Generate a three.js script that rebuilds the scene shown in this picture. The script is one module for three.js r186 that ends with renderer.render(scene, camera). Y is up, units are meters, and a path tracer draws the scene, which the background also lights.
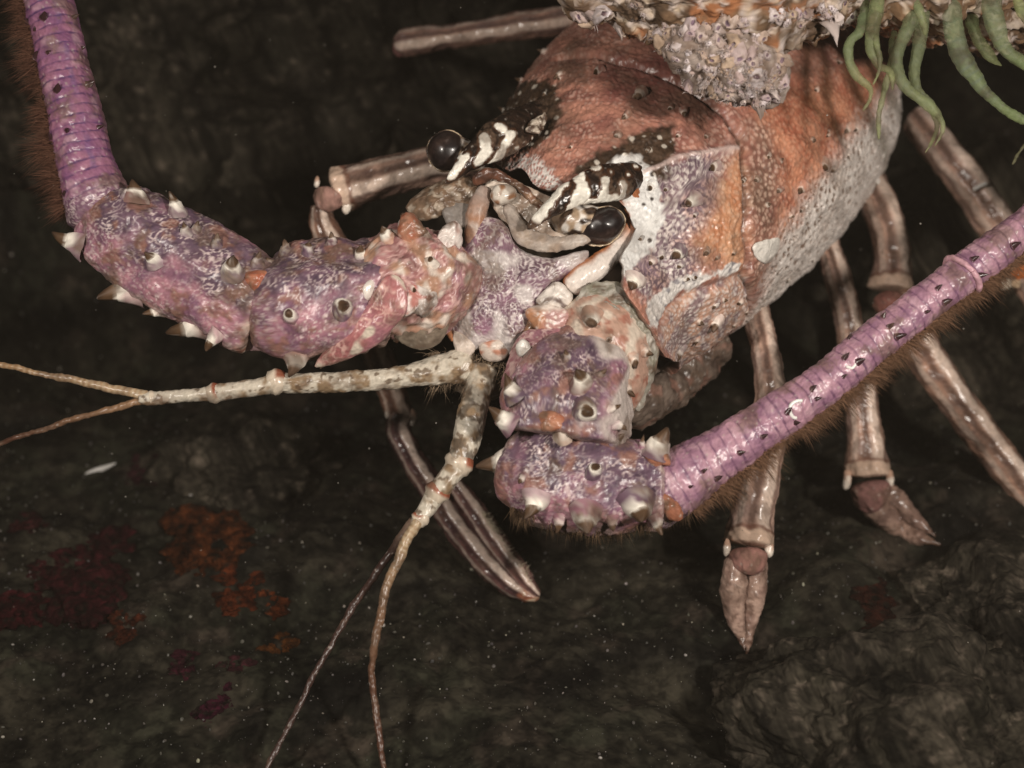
import * as THREE from 'three';
import { mergeGeometries, mergeVertices } from 'three/addons/utils/BufferGeometryUtils.js';

// ---------------------------------------------------------------- camera, water light, strobes, exposure
const K = 0.00027;                    // metres per working unit (one photo pixel at the focus distance)
const F = 1667;                       // camera to focus distance, working units
const TILT = THREE.MathUtils.degToRad(30), CT = Math.cos(TILT), ST = Math.sin(TILT);
const scene = new THREE.Scene();
const camera = new THREE.PerspectiveCamera(2 * Math.atan(384 / F) * 180 / Math.PI, 1024 / 768, 0.02, 30);
camera.position.set(0, ST * F * K, CT * F * K);
camera.rotation.x = -TILT;
camera.focus = (F - 20) * K;
camera.userData.fStop = 9.5;
scene.add(camera);

const renderer = new THREE.WebGLRenderer({ antialias: true });
renderer.setSize(1024, 768);
renderer.toneMapping = THREE.LinearToneMapping;
renderer.toneMappingExposure = 1.06;
renderer.shadowMap.enabled = true;

// the dim water column overhead: dark green, a little lighter towards the surface
{
  const w = 64, h = 32, d = new Float32Array(w * h * 4);
  for (let j = 0; j < h; j++) for (let i = 0; i < w; i++) {
    const up = Math.sin(((j + 0.5) / h - 0.5) * Math.PI), k = 0.006 + 0.012 * Math.max(0, up);
    d.set([k * 0.8, k, k * 0.92, 1], (j * w + i) * 4);
  }
  const sky = new THREE.DataTexture(d, w, h, THREE.RGBAFormat, THREE.FloatType);
  sky.mapping = THREE.EquirectangularReflectionMapping; sky.magFilter = THREE.LinearFilter; sky.needsUpdate = true;
  scene.background = sky; scene.environment = sky;
}
const sun = new THREE.DirectionalLight(0xfff2e0, 0.05);      // what is left of the daylight at this depth
sun.position.set(0.3, 2, 0.5); sun.castShadow = true; sun.shadow.radius = 20;
sun.shadow.camera.left = -0.5; sun.shadow.camera.right = 0.5; sun.shadow.camera.top = 0.5; sun.shadow.camera.bottom = -0.5;
scene.add(sun);
scene.fog = new THREE.FogExp2(0xb4a898, 0.055);            // suspended silt

// camera-frame working units -> world metres
const toW = (x, y, z) => [x * K, (CT * y + ST * z) * K, (-ST * y + CT * z) * K];
const fromW = (x, y, z) => [x / K, (CT * y - ST * z) / K, (ST * y + CT * z) / K];
// pixel and depth (towards the camera positive) -> working units
const P = (px, py, z = 0) => [(px - 512) * (F - z) / F, -(py - 384) * (F - z) / F, z];
const toPx = (p) => [512 + p[0] * F / (F - p[2]), 384 - p[1] * F / (F - p[2])];

// ---------------------------------------------------------------- small maths
let seed = 12345;
const rnd = () => { seed = (seed * 1664525 + 1013904223) >>> 0; return seed / 4294967296; };
const rr = (a, b) => a + (b - a) * rnd();
const add = (a, b) => [a[0] + b[0], a[1] + b[1], a[2] + b[2]];
const sub = (a, b) => [a[0] - b[0], a[1] - b[1], a[2] - b[2]];
const mul = (a, k) => [a[0] * k, a[1] * k, a[2] * k];
const dot = (a, b) => a[0] * b[0] + a[1] * b[1] + a[2] * b[2];
const cross = (a, b) => [a[1] * b[2] - a[2] * b[1], a[2] * b[0] - a[0] * b[2], a[0] * b[1] - a[1] * b[0]];
const len = (a) => Math.hypot(a[0], a[1], a[2]);
const norm = (a) => mul(a, 1 / (len(a) || 1));
const lerp = (a, b, t) => a + (b - a) * t;
const lerp3 = (a, b, t) => [lerp(a[0], b[0], t), lerp(a[1], b[1], t), lerp(a[2], b[2], t)];
const clamp = (x, a = 0, b = 1) => Math.min(b, Math.max(a, x));
const sm = (a, b, x) => { const t = clamp((x - a) / (b - a)); return t * t * (3 - 2 * t); };
const PERM = new Uint8Array(512);
{ const p = [...Array(256).keys()]; for (let i = 255; i > 0; i--) { const j = Math.floor(rnd() * (i + 1)); [p[i], p[j]] = [p[j], p[i]]; } for (let i = 0; i < 512; i++) PERM[i] = p[i & 255]; }
const fade = (t) => t * t * t * (t * (t * 6 - 15) + 10);
const gr = (h, x, y, z) => { h &= 15; const u = h < 8 ? x : y, v = h < 4 ? y : h === 12 || h === 14 ? x : z; return ((h & 1) ? -u : u) + ((h & 2) ? -v : v); };
function noise(x, y, z) {
  const X0 = Math.floor(x), Y0 = Math.floor(y), Z0 = Math.floor(z); x -= X0; y -= Y0; z -= Z0;
  const X = X0 & 255, Y = Y0 & 255, Z = Z0 & 255, u = fade(x), v = fade(y), w = fade(z);
  const A = PERM[X] + Y, AA = PERM[A] + Z, AB = PERM[A + 1] + Z, B = PERM[X + 1] + Y, BA = PERM[B] + Z, BB = PERM[B + 1] + Z;
  return lerp(lerp(lerp(gr(PERM[AA], x, y, z), gr(PERM[BA], x - 1, y, z), u), lerp(gr(PERM[AB], x, y - 1, z), gr(PERM[BB], x - 1, y - 1, z), u), v),
    lerp(lerp(gr(PERM[AA + 1], x, y, z - 1), gr(PERM[BA + 1], x - 1, y, z - 1), u), lerp(gr(PERM[AB + 1], x, y - 1, z - 1), gr(PERM[BB + 1], x - 1, y - 1, z - 1), u), v), w);
}
const n3 = (p, s, o = 0) => noise(p[0] / s + o, p[1] / s + o * 1.7, p[2] / s - o);
const fbm = (p, s, oct = 4, o = 0) => { let a = 0, k = 1; for (let i = 0; i < oct; i++) { a += k * n3(p, s, o + i * 7.3); s *= 0.5; k *= 0.52; } return a; };
const hash = (x, y, z, k) => { let h = (x * 374761393 + y * 668265263 + z * 2147483647 + k * 1274126177) | 0; h = Math.imul(h ^ (h >>> 13), 1274126177); h = Math.imul(h ^ (h >>> 16), 2246822519); return ((h ^ (h >>> 15)) >>> 0) / 4294967296; };
function worley(p, s) {                // [F1, F2, cell value]
  const x = p[0] / s, y = p[1] / s, z = p[2] / s, X = Math.floor(x), Y = Math.floor(y), Z = Math.floor(z);
  let a = 9, b = 9, id = 0;
  for (let i = -1; i < 2; i++) for (let j = -1; j < 2; j++) for (let k = -1; k < 2; k++) {
    const cx = X + i, cy = Y + j, cz = Z + k;
    const d = (cx + hash(cx, cy, cz, 1) - x) ** 2 + (cy + hash(cx, cy, cz, 2) - y) ** 2 + (cz + hash(cx, cy, cz, 3) - z) ** 2;
    if (d < a) { b = a; a = d; id = hash(cx, cy, cz, 4); } else if (d < b) b = d;
  }
  return [Math.sqrt(a), Math.sqrt(b), id];
}
function cells(x, y, s) {              // distance to the nearest of scattered points on a surface
  x /= s; y /= s; const X = Math.floor(x), Y = Math.floor(y); let a = 9;
  for (let i = -1; i < 2; i++) for (let j = -1; j < 2; j++) { const cx = X + i, cy = Y + j, d = (cx + 0.1 + 0.8 * hash(cx, cy, 7, 1) - x) ** 2 + (cy + 0.1 + 0.8 * hash(cx, cy, 7, 2) - y) ** 2; if (d < a) a = d; }
  return Math.sqrt(a);
}
const C = (r, g, b) => [r, g, b];
const srgb = (r, g, b) => { const c = [r, g, b].map((v) => { v /= 255; return v <= 0.04045 ? v / 12.92 : ((v + 0.055) / 1.055) ** 2.4; }), y = 0.3 * c[0] + 0.59 * c[1] + 0.11 * c[2]; return c.map((v) => lerp(v, y, 0.1)); };
const mixc = (a, b, t) => { t = clamp(t); return [lerp(a[0], b[0], t), lerp(a[1], b[1], t), lerp(a[2], b[2], t)]; };

// ---------------------------------------------------------------- geometry kit (all in working units)
function geo(pos, idx, col) {
  const g = new THREE.BufferGeometry();
  g.setAttribute('position', new THREE.Float32BufferAttribute(pos, 3));
  if (col) g.setAttribute('color', new THREE.Float32BufferAttribute(col, 3));
  g.setIndex(idx);
  return g;
}
// Catmull-Rom through an array of number rows
function spline(rows, t, closed = false) {
  const n = rows.length, m = closed ? n : n - 1, x = clamp(t, 0, 1) * m, i = Math.min(Math.floor(x), m - 1), f = x - i;
  const at = (k) => closed ? rows[(k + n) % n] : rows[clamp(k, 0, n - 1)];
  const a = at(i - 1), b = at(i), c = at(i + 1), d = at(i + 2);
  return b.map((_, k) => 0.5 * (2 * b[k] + (c[k] - a[k]) * f + (2 * a[k] - 5 * b[k] + 4 * c[k] - d[k]) * f * f + (3 * b[k] - a[k] - 3 * c[k] + d[k]) * f * f * f));
}
// a tube through rows [px, py, z, radius, (flatten)], theta 0 faces the viewer's side of the tube
function sweep(rows, { step = 1.7, shape, color, relief, round0 = 0, round1 = 0, arc = true, minSides = 8, rawRows = false } = {}) {
  const R = rows.map((r) => { const p = rawRows ? r : P(r[0], r[1], r[2]); return [p[0], p[1], p[2], r[3], r[4] ?? 1]; });
  // arc-length table
  const N = 200, tab = [0]; let last = spline(R, 0);
  for (let i = 1; i <= N; i++) { const q = spline(R, i / N); tab.push(tab[i - 1] + len(sub(q, last))); last = q; }
  const L = tab[N], tAt = (s) => { let i = 1; while (i < N && tab[i] < s) i++; return (i - 1 + (s - tab[i - 1]) / ((tab[i] - tab[i - 1]) || 1)) / N; };
  const rMax = Math.max(...R.map((r) => r[3]));
  const nt = Math.max(3, Math.ceil(L / step)), nq = Math.max(minSides, Math.ceil(2 * Math.PI * rMax / step));
  const pos = [], col = [], idx = [], frames = [];
  for (let i = 0; i <= nt; i++) {
    const s = L * i / nt, t = arc ? tAt(s) : i / nt, q = spline(R, t), e = 0.004;
    const T = norm(sub(spline(R, Math.min(1, t + e)), spline(R, Math.max(0, t - e))));
    let Nn = sub([0, 0, 1], mul(T, T[2])); if (len(Nn) < 0.05) Nn = sub([0, 1, 0], mul(T, T[1])); Nn = norm(Nn);
    const B = cross(T, Nn);
    let k = 1;
    if (round0 && s < round0) k = Math.sqrt(Math.max(0, 1 - (1 - s / round0) ** 2));
    if (round1 && L - s < round1) k = Math.sqrt(Math.max(0, 1 - (1 - (L - s) / round1) ** 2));
    frames.push({ q, T, N: Nn, B, r: q[3], s, t, L });
    for (let j = 0; j < nq; j++) {
      const th = 2 * Math.PI * j / nq, c = Math.cos(th), sn = Math.sin(th);
      let r = Math.max(0.01, q[3]) * (shape ? shape(t, th, s, L) : 1) * k;
      let p = [0, 1, 2].map((a) => q[a] + r * (c * q[4] * Nn[a] + sn * B[a]));
      if (relief) { const d = relief(p, t, th, s, L) * k; p = [0, 1, 2].map((a) => p[a] + d * (c * Nn[a] + sn * B[a])); }
      pos.push(...p);
      if (color) col.push(...color(p, t, th, s, L));
    }
  }
  for (let i = 0; i < nt; i++) for (let j = 0; j < nq; j++) {
    const a = i * nq + j, b = i * nq + (j + 1) % nq, c2 = a + nq, d = b + nq;
    idx.push(a, b, c2, b, d, c2);
  }
  for (const [row, rev] of [[0, 0], [nt, 1]]) {
    const f = frames[row], v = pos.length / 3, o = row * nq; pos.push(f.q[0], f.q[1], f.q[2]);
    if (color) col.push(...color(f.q.slice(0, 3), f.t, 0, f.s, L));
    for (let j = 0; j < nq; j++) rev ? idx.push(v, o + j, o + (j + 1) % nq) : idx.push(v, o + (j + 1) % nq, o + j);
  }
  const g = geo(pos, idx, color ? col : null); g.userData.frames = frames;
  return g;
}
// a cushion: closed outline [px, py, z] bulged to the front and the back
function cushion(outline, { front = 10, back = 8, step = 1.8, color, relief, pow = 2, centre } = {}) {
  const R = outline.map((o) => P(o[0], o[1], o[2] ?? 0));
  let per = 0; for (let i = 0; i < 60; i++) per += len(sub(spline(R, i / 60, true), spline(R, (i + 1) / 60, true)));
  const nq = Math.ceil(per / step), c = centre ? P(...centre) : mul(R.reduce(add, [0, 0, 0]), 1 / R.length);
  let rad = 0; R.forEach((p) => { rad = Math.max(rad, len(sub(p, c))); });
  const nr = Math.max(4, Math.ceil(rad / step)), pos = [], col = [], idx = [];
  const put = (rho, j, side) => {
    const e = spline(R, j / nq, true);
    let p = lerp3(c, e, rho); const h = Math.pow(Math.max(0, 1 - rho ** pow), 0.5) * (side > 0 ? front : -back);
    p = [p[0], p[1], p[2] + h];
    if (relief && side > 0) p[2] += relief(p, rho) * (1 - rho ** 6);
    pos.push(...p); if (color) col.push(...color(p, rho, side));
  };
  for (const side of [1, -1]) {
    const o = pos.length / 3; put(0, 0, side);
    for (let i = 1; i <= nr; i++) for (let j = 0; j < nq; j++) put(Math.sin(i / nr * Math.PI / 2) * 0.35 + 0.65 * i / nr, j, side);
    for (let j = 0; j < nq; j++) { const a = o + 1 + j, b = o + 1 + (j + 1) % nq; side > 0 ? idx.push(o, b, a) : idx.push(o, a, b); }
    for (let i = 0; i < nr - 1; i++) for (let j = 0; j < nq; j++) {
      const a = o + 1 + i * nq + j, b = o + 1 + i * nq + (j + 1) % nq, d = a + nq, e = b + nq;
      side > 0 ? idx.push(a, b, d, b, e, d) : idx.push(a, d, b, b, d, e);
    }
  }
  // outline winding decides facing; flip if needed
  let area = 0; for (let i = 0; i < R.length; i++) { const a = R[i], b = R[(i + 1) % R.length]; area += a[0] * b[1] - b[0] * a[1]; }
  if (area > 0) for (let i = 0; i < idx.length; i += 3) [idx[i + 1], idx[i + 2]] = [idx[i + 2], idx[i + 1]];
  return geo(pos, idx, color ? col : null);
}
// a lathe of [radius, height] rows on base b along direction d, bent by `bend`
function lathe(b, d, rows, { sides = 14, color, bend = [0, 0, 0], squash = 1, relief } = {}) {
  d = norm(d); let N = norm(cross(d, Math.abs(d[1]) > 0.9 ? [1, 0, 0] : [0, 1, 0])); const B = cross(d, N);
  const pos = [], col = [], idx = [], H = Math.max(...rows.map((r) => r[1])) || 1;
  rows.forEach(([r, h], i) => {
    const t = Math.max(0, h / H), q = add(add(b, mul(d, h)), mul(bend, t * t));
    for (let j = 0; j < sides; j++) {
      const a = 2 * Math.PI * j / sides, k = r * (relief ? relief(a, i, t) : 1);
      const p = add(q, add(mul(N, Math.cos(a) * k), mul(B, Math.sin(a) * k * squash)));
      pos.push(...p); if (color) col.push(...color(p, i, t, a));
    }
  });
  for (let i = 0; i < rows.length - 1; i++) for (let j = 0; j < sides; j++) {
    const a = i * sides + j, e = i * sides + (j + 1) % sides; idx.push(a, e, a + sides, e, e + sides, a + sides);
  }
  return geo(pos, idx, color ? col : null);
}
// first face of a working-unit geometry met by the camera ray through a pixel: position and outward normal
const SCREEN = new Map();
function pick(g, px, py) {
  const p = g.attributes.position.array, ix = g.index.array, o = [0, 0, F], d = norm(sub(P(px, py, 0), o));
  let best = null, sc = SCREEN.get(g);
  if (!sc) { sc = new Float32Array(p.length / 3 * 2); for (let i = 0; i < sc.length / 2; i++) { const w = F / (F - p[i * 3 + 2]); sc[i * 2] = 512 + p[i * 3] * w; sc[i * 2 + 1] = 384 - p[i * 3 + 1] * w; } SCREEN.set(g, sc); }
  for (let i = 0; i < ix.length; i += 3) {
    const A = ix[i] * 2, B = ix[i + 1] * 2, D = ix[i + 2] * 2;
    if (sc[A] < px - 0.01 && sc[B] < px - 0.01 && sc[D] < px - 0.01 || sc[A] > px + 0.01 && sc[B] > px + 0.01 && sc[D] > px + 0.01 || sc[A + 1] < py - 0.01 && sc[B + 1] < py - 0.01 && sc[D + 1] < py - 0.01 || sc[A + 1] > py + 0.01 && sc[B + 1] > py + 0.01 && sc[D + 1] > py + 0.01) continue;
    const a = ix[i] * 3, b = ix[i + 1] * 3, c = ix[i + 2] * 3;
    const e1 = [p[b] - p[a], p[b + 1] - p[a + 1], p[b + 2] - p[a + 2]], e2 = [p[c] - p[a], p[c + 1] - p[a + 1], p[c + 2] - p[a + 2]];
    const h = cross(d, e2), det = dot(e1, h); if (Math.abs(det) < 1e-9) continue;
    const s = [o[0] - p[a], o[1] - p[a + 1], o[2] - p[a + 2]], u = dot(s, h) / det; if (u < -1e-4 || u > 1.0001) continue;
    const q = cross(s, e1), v = dot(d, q) / det; if (v < -1e-4 || u + v > 1.0001) continue;
    const t = dot(e2, q) / det; if (t > 0 && (!best || t < best.t)) best = { t, n: norm(cross(e1, e2)), k: a };
  }
  if (!best) {                           // beside the silhouette: the nearest vertex on screen
    let m = 1e9;
    for (let i = 0; i < p.length; i += 9) { const q = toPx([p[i], p[i + 1], p[i + 2]]), e = (q[0] - px) ** 2 + (q[1] - py) ** 2 - p[i + 2] * 0.01; if (e < m) { m = e; best = { p: [p[i], p[i + 1], p[i + 2]], k: i }; } }
    const c = g.boundingSphere?.center ?? (g.computeBoundingSphere(), g.boundingSphere.center);
    return { p: best.p, n: norm([px - toPx([c.x, c.y, c.z])[0], -(py - toPx([c.x, c.y, c.z])[1]), 30]), miss: true, c: g.attributes.color && [...g.attributes.color.array.slice(best.k, best.k + 3)] };
  }
  const n = best.n[2] < 0 ? mul(best.n, -1) : best.n;
  const cl = g.attributes.color?.array; return { p: add(o, mul(d, best.t)), n, c: cl && [cl[best.k], cl[best.k + 1], cl[best.k + 2]] };
}

// ---------------------------------------------------------------- objects
const used = {};
const numbered = (n) => { const k = used[n] = (used[n] ?? -1) + 1; return k ? `${n}_${String(k).padStart(3, '0')}` : n; };
function mesh(name, g, mat, parent, base = [0, 0, 0]) {      // g in working units
  const a = g.attributes.position.array;
  for (let i = 0; i < a.length; i += 3) { const w = toW(a[i], a[i + 1], a[i + 2]); a[i] = w[0] - base[0]; a[i + 1] = w[1] - base[1]; a[i + 2] = w[2] - base[2]; }
  g.computeVertexNormals(); delete g.userData.frames; g.boundingSphere = null;
  const m = new THREE.Mesh(g, mat); m.name = name; m.castShadow = m.receiveShadow = true; parent.add(m);
  return m;
}
// living surfaces are never true: bend them a little, roughen them, and lay on film, silt and specks
function weather(g, { bend = 2.2, rough = 0.45, film = 0.62 } = {}) {
  const a = g.attributes.position.array, col = g.attributes.color?.array;
  g.computeVertexNormals(); const n = g.attributes.normal.array;
  for (let i = 0; i < a.length; i += 3) {
    const p = [a[i], a[i + 1], a[i + 2]], fine = n3(p, 3.1, 55);
    if (col && film > 0) {
      let c = [col[i], col[i + 1], col[i + 2]]; const m = fbm(p, 34, 4, 77);
      c = mixc(c, mul(FILM, 1 + 0.5 * fine), film * sm(0.02, 0.5, m + 0.28 * fine));
      c = mixc(c, SPECK, 0.7 * film * sm(0.2, 0.1, worley(p, 8.5)[0]));
      const k = 1 + 0.22 * fine + 0.16 * n3(p, 1.6, 58); col[i] = c[0] * k; col[i + 1] = c[1] * k; col[i + 2] = c[2] * k;
    }
    const d = rough * (fine + 1.1 * n3(p, 7, 56));
    for (let j = 0; j < 3; j++) a[i + j] += d * n[i + j] + bend * n3(p, 27, 101 + j * 3) + 0.3 * bend * n3(p, 9, 131 + j * 3);
  }
}
const SOFT = { bend: 2, rough: 0, film: 0 };
const FILM = [0.125, 0.08, 0.054], SPECK = [0.5, 0.44, 0.38];
function thing(name, label, category, group, at) {
  const o = new THREE.Group(); o.name = numbered(name); o.userData = { label, category }; if (group) o.userData.group = group;
  if (at) o.position.set(...toW(...at)); scene.add(o);
  return o;
}
const part = (parent, name, g, mat, root = parent, wear) => { if (g.attributes.color && wear !== null) weather(g, wear); return mesh(name, g, mat, parent, [root.position.x, root.position.y, root.position.z]); };
function single(name, g, mat, label, category, group, kind) {  // a thing that is one mesh, its origin at its centre
  g.computeBoundingBox(); const c = g.boundingBox.getCenter(new THREE.Vector3()), w = toW(c.x, c.y, c.z);
  const m = mesh(numbered(name), g, mat, scene, w); m.position.set(...w);
  if (label) m.userData.label = label; if (category) m.userData.category = category; if (group) m.userData.group = group; if (kind) m.userData.kind = kind;
  return m;
}
const phys = (o) => new THREE.MeshPhysicalMaterial({ vertexColors: true, roughness: 0.5, specularIntensity: 0.6, ...o });
const M = {
  leg: phys({ roughness: 0.27, specularIntensity: 1 }),
  spine: phys({ roughness: 0.5, specularIntensity: 0.6 }),
  shell: phys({ roughness: 0.33, specularIntensity: 0.95 }), gloss: phys({ roughness: 0.26, specularIntensity: 0.95 }), dull: phys({ roughness: 0.85, specularIntensity: 0.3 }),
  hair: phys({ roughness: 0.8, specularIntensity: 0.25 }),
  film: phys({ roughness: 0.42, transmission: 0.3, thickness: 0, specularIntensity: 0.8 }),
  rock: phys({ roughness: 0.95, specularIntensity: 0.2 }),
  eye: phys({ roughness: 0.3, specularIntensity: 0.9, clearcoat: 0.25, clearcoatRoughness: 0.12 }),
  tentacle: phys({ roughness: 0.5, transparent: true, opacity: 0.55, transmission: 0.5, thickness: 0, specularIntensity: 0.5 }),
};

// fine grain for rock and silt: tileable speckle, as tint and as relief
function grain(kind) {
  const n = 512, d = new Uint8Array(n * n * 4), lay = [[4, 0.6], [9, 0.7], [23, 0.8], [61, 0.5]].map(([f, k]) => { const t = new Float32Array(f * f).map(() => rnd()); return [f, k, t]; });
  for (let y = 0; y < n; y++) for (let x = 0; x < n; x++) {
    let v = 0, tot = 0;
    for (const [f, k, t] of lay) { const u = x / n * f, w = y / n * f, i = Math.floor(u), j = Math.floor(w), a = fade(u - i), b = fade(w - j), at = (p, q) => t[(q % f) * f + p % f]; v += k * lerp(lerp(at(i, j), at(i + 1, j), a), lerp(at(i, j + 1), at(i + 1, j + 1), a), b); tot += k; }
    v = v / tot; v = kind === 'tint' ? 255 * clamp(0.72 + (v - 0.5) * 1.3, 0.25, 1) : 255 * clamp(0.5 + (v - 0.5) * 2.4);
    d.set(kind === 'tint' ? [v, v * 0.97, v * 0.92, 255] : [v, v, v, 255], (y * n + x) * 4);
  }
  const t = new THREE.DataTexture(d, n, n); t.wrapS = t.wrapT = THREE.RepeatWrapping; t.magFilter = THREE.LinearFilter; if (kind === 'tint') t.colorSpace = THREE.SRGBColorSpace; t.needsUpdate = true; return t;
}
M.rock = phys({ roughness: 0.95, specularIntensity: 0.2, map: grain('tint'), bumpMap: grain('relief'), bumpScale: 1.6 * K });
M.crust = phys({ roughness: 0.9, specularIntensity: 0.25 });
// ---------------------------------------------------------------- strobes either side of the camera (both mirrored in the lobster's eye)
function strobe(x, y, power, label) {
  const at = [x, y, F + 40], aim = norm(sub([10, 10, -40], at));
  const t = thing('underwater_strobe', label, 'strobe', null, at);
  const black = new THREE.MeshPhysicalMaterial({ color: 0x101012, roughness: 0.5 });
  part(t, 'housing', lathe(at, mul(aim, -1), [[0, -12], [150, -12], [165, 0], [165, 40], [150, 60], [135, 300], [110, 340], [0, 342]], { sides: 32 }), black);
  part(t, 'lamp_diffuser', lathe(add(at, mul(aim, 14)), aim, [[145, 0], [140, 8], [90, 20], [0, 24]], { sides: 32 }),
    new THREE.MeshPhysicalMaterial({ color: 0xffffff, roughness: 0.6, emissive: 0xfff5ea, emissiveIntensity: power * 2 }));
  const l = new THREE.SpotLight(0xfff5ea, power, 6, 0.62, 0.8, 2);
  const w = toW(...add(at, mul(aim, 45))), g = toW(...add(at, mul(aim, 1700)));
  l.position.set(...w); l.target.position.set(...g); l.castShadow = true; l.shadow.radius = 1.0; l.shadow.mapSize.set(2048, 2048); l.shadow.camera.near = 0.02;
  scene.add(l, l.target);
}
strobe(900, 210, 0.62, 'round black underwater strobe on the right of the camera');
strobe(-900, 260, 0.42, 'round black underwater strobe on the left of the camera');

// ---------------------------------------------------------------- seabed
const FLOOR = -278;
function floorH(x, z) {                // world axes, working units
  const q = [x, 0, z];
  let h = FLOOR + 26 * fbm(q, 260, 4, 3) + 6 * fbm(q, 40, 4, 11);
  const back = Math.max(0, -620 + 170 * sm(-60, -320, x) - z + 160 * n3(q, 500, 9)); h += back * 0.75 + sm(0, 700, back) * 90 * fbm(q, 330, 4, 21);
  h += sm(250, 420, x) * sm(-620, -250, z) * 26 * (1 + fbm(q, 120, 3, 5));
  return h;
}
const uFromWorld = (x, y, z) => [x, CT * y - ST * z, ST * y + CT * z];
const worldOf = (p) => [p[0], CT * p[1] + ST * p[2], -ST * p[1] + CT * p[2]];
function onFloor(px, py) {             // where the camera ray through a pixel meets the seabed
  const o = [0, 0, F], d = norm(sub(P(px, py, 0), o));
  let t0 = 1200;
  for (let t = 1200; t < 6000; t += 8) {
    const w = worldOf(add(o, mul(d, t)));
    if (w[1] < floorH(w[0], w[2])) { let a = t0, b = t; for (let k = 0; k < 12; k++) { const m = (a + b) / 2, v = worldOf(add(o, mul(d, m))); v[1] < floorH(v[0], v[2]) ? b = m : a = m; } return add(o, mul(d, b)); }
    t0 = t;
  }
  return add(o, mul(d, 4000));
}
{
  const xs = [], zs = [], pos = [], col = [], idx = [], uv = [];
  for (let x = -6000; x < -1300; x += 200) xs.push(x); for (let x = -1300; x < 1300; x += 5.2) xs.push(x); for (let x = 1300; x <= 6000; x += 200) xs.push(x);
  for (let z = 5000; z > 460; z -= 200) zs.push(z); for (let z = 460; z > -1000; z -= 4.6) zs.push(z); for (let z = -1000; z > -2300; z -= 14) zs.push(z); for (let z = -2300; z >= -9000; z -= 300) zs.push(z);
  const silt = C(0.037, 0.0345, 0.0275), dark = C(0.015, 0.0145, 0.013), olive = C(0.030, 0.032, 0.024), crust = C(0.052, 0.044, 0.037);
  for (const z of zs) for (const x of xs) {
    const q = [x, 0, z], h = floorH(x, z) + 2.2 * fbm(q, 9, 2, 31);
    pos.push(...uFromWorld(x, h, z)); uv.push(x / 230 + 0.07 * fbm(q, 300, 2, 81), z / 230 + 0.07 * fbm(q, 300, 2, 91));
    let c = mixc(silt, dark, sm(-0.1, 0.5, fbm(q, 150, 4, 41)));
    c = mixc(c, olive, sm(0.0, 0.4, fbm(q, 90, 3, 51)) * 0.8);
    c = mixc(c, crust, sm(0.25, 0.5, fbm(q, 60, 4, 61)));
    c = mul(c, 1 + 0.45 * n3(q, 11, 71));
    col.push(...c);
  }
  const nx = xs.length;
  for (let j = 0; j < zs.length - 1; j++) for (let i = 0; i < nx - 1; i++) { const a = j * nx + i; idx.push(a, a + 1, a + nx, a + 1, a + nx + 1, a + nx); }
  const sg = geo(pos, idx, col); sg.setAttribute('uv', new THREE.Float32BufferAttribute(uv, 2)); const m = mesh('seabed', sg, M.rock, scene); m.userData.kind = 'structure';
}

// ---------------------------------------------------------------- the lobster
const lob = thing('spiny_lobster', 'mottled purple and orange spiny lobster crouching on the dark seabed', 'lobster', null, uFromWorld(120, FLOOR, -250));
// body axes in the camera frame: back along the body, to the animal's left, dorsal
const AX = norm([0.5, 0.55, -0.67]), LT = norm([0.85, -0.45, 0.265]), UP = norm(cross(AX, LT)).map((v) => v);
if (UP[2] < 0) for (let i = 0; i < 3; i++) UP[i] *= -1;
const G0 = P(627, 200, -172);
const body = (a, l, u) => [0, 1, 2].map((k) => G0[k] + (a - 115) * AX[k] + l * LT[k] + u * UP[k]);
// half widths (animal's right, left) and heights along the body
const SEC = [[-60, 92, 150, 116, 122], [0, 118, 172, 133, 136], [60, 146, 184, 149, 148], [115, 170, 193, 158, 158], [200, 184, 206, 168, 160], [300, 186, 212, 170, 160], [420, 178, 204, 160, 152], [560, 150, 160, 132, 126]];
function sec(a) {
  let i = 0; while (i < SEC.length - 2 && SEC[i + 1][0] < a) i++;
  const p = SEC[Math.max(0, i - 1)], b = SEC[i], c = SEC[i + 1], d = SEC[Math.min(SEC.length - 1, i + 2)], f = clamp((a - b[0]) / (c[0] - b[0]));
  return b.map((v, k) => k === 0 ? a : 0.5 * (2 * v + (c[k] - p[k]) * f + (2 * p[k] - 5 * v + 4 * c[k] - d[k]) * f * f + (3 * v - p[k] - 3 * c[k] + d[k]) * f * f * f));
}
const shellPt = (a, th, k = 1) => {
  const [, wr, wl, ht, hb] = sec(a), s = Math.sin(th), c = Math.cos(th);
  return body(a, k * (s < 0 ? wr : wl) * Math.sign(s) * Math.abs(s) ** 0.94, k * (c > 0 ? ht : hb) * Math.sign(c) * Math.abs(c) ** 0.94);
};
// pixel -> (a, theta) on the shell
function shellAt(px, py) {
  const o = [0, 0, F], d = norm(sub(P(px, py, 0), o));
  const val = (t) => {
    const q = sub(add(o, mul(d, t)), G0), a = 115 + dot(q, AX), l = dot(q, LT), u = dot(q, UP), [, wr, wl, ht, hb] = sec(clamp(a, -60, 560));
    return [Math.hypot(l / (l < 0 ? wr : wl), u / (u > 0 ? ht : hb)), a, Math.atan2(l / (l < 0 ? wr : wl), u / (u > 0 ? ht : hb))];
  };
  let best = [9], prev = null;
  for (let t = 1350; t < 2400; t += 4) {
    const v = val(t); if (v[0] < best[0]) best = v;
    if (v[0] < 1) { let lo = t - 4, hi = t; for (let k = 0; k < 12; k++) { const m = (lo + hi) / 2; val(m)[0] < 1 ? hi = m : lo = m; } return val(hi).slice(1); }
    if (prev && v[0] > prev[0] + 0.5) break; prev = v;
  }
  return best.slice(1);
}
const QS = 160;                         // theta -> arc length
const aq = (px, py) => { const [a, th] = shellAt(px, py); return [a, th * QS]; };
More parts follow.
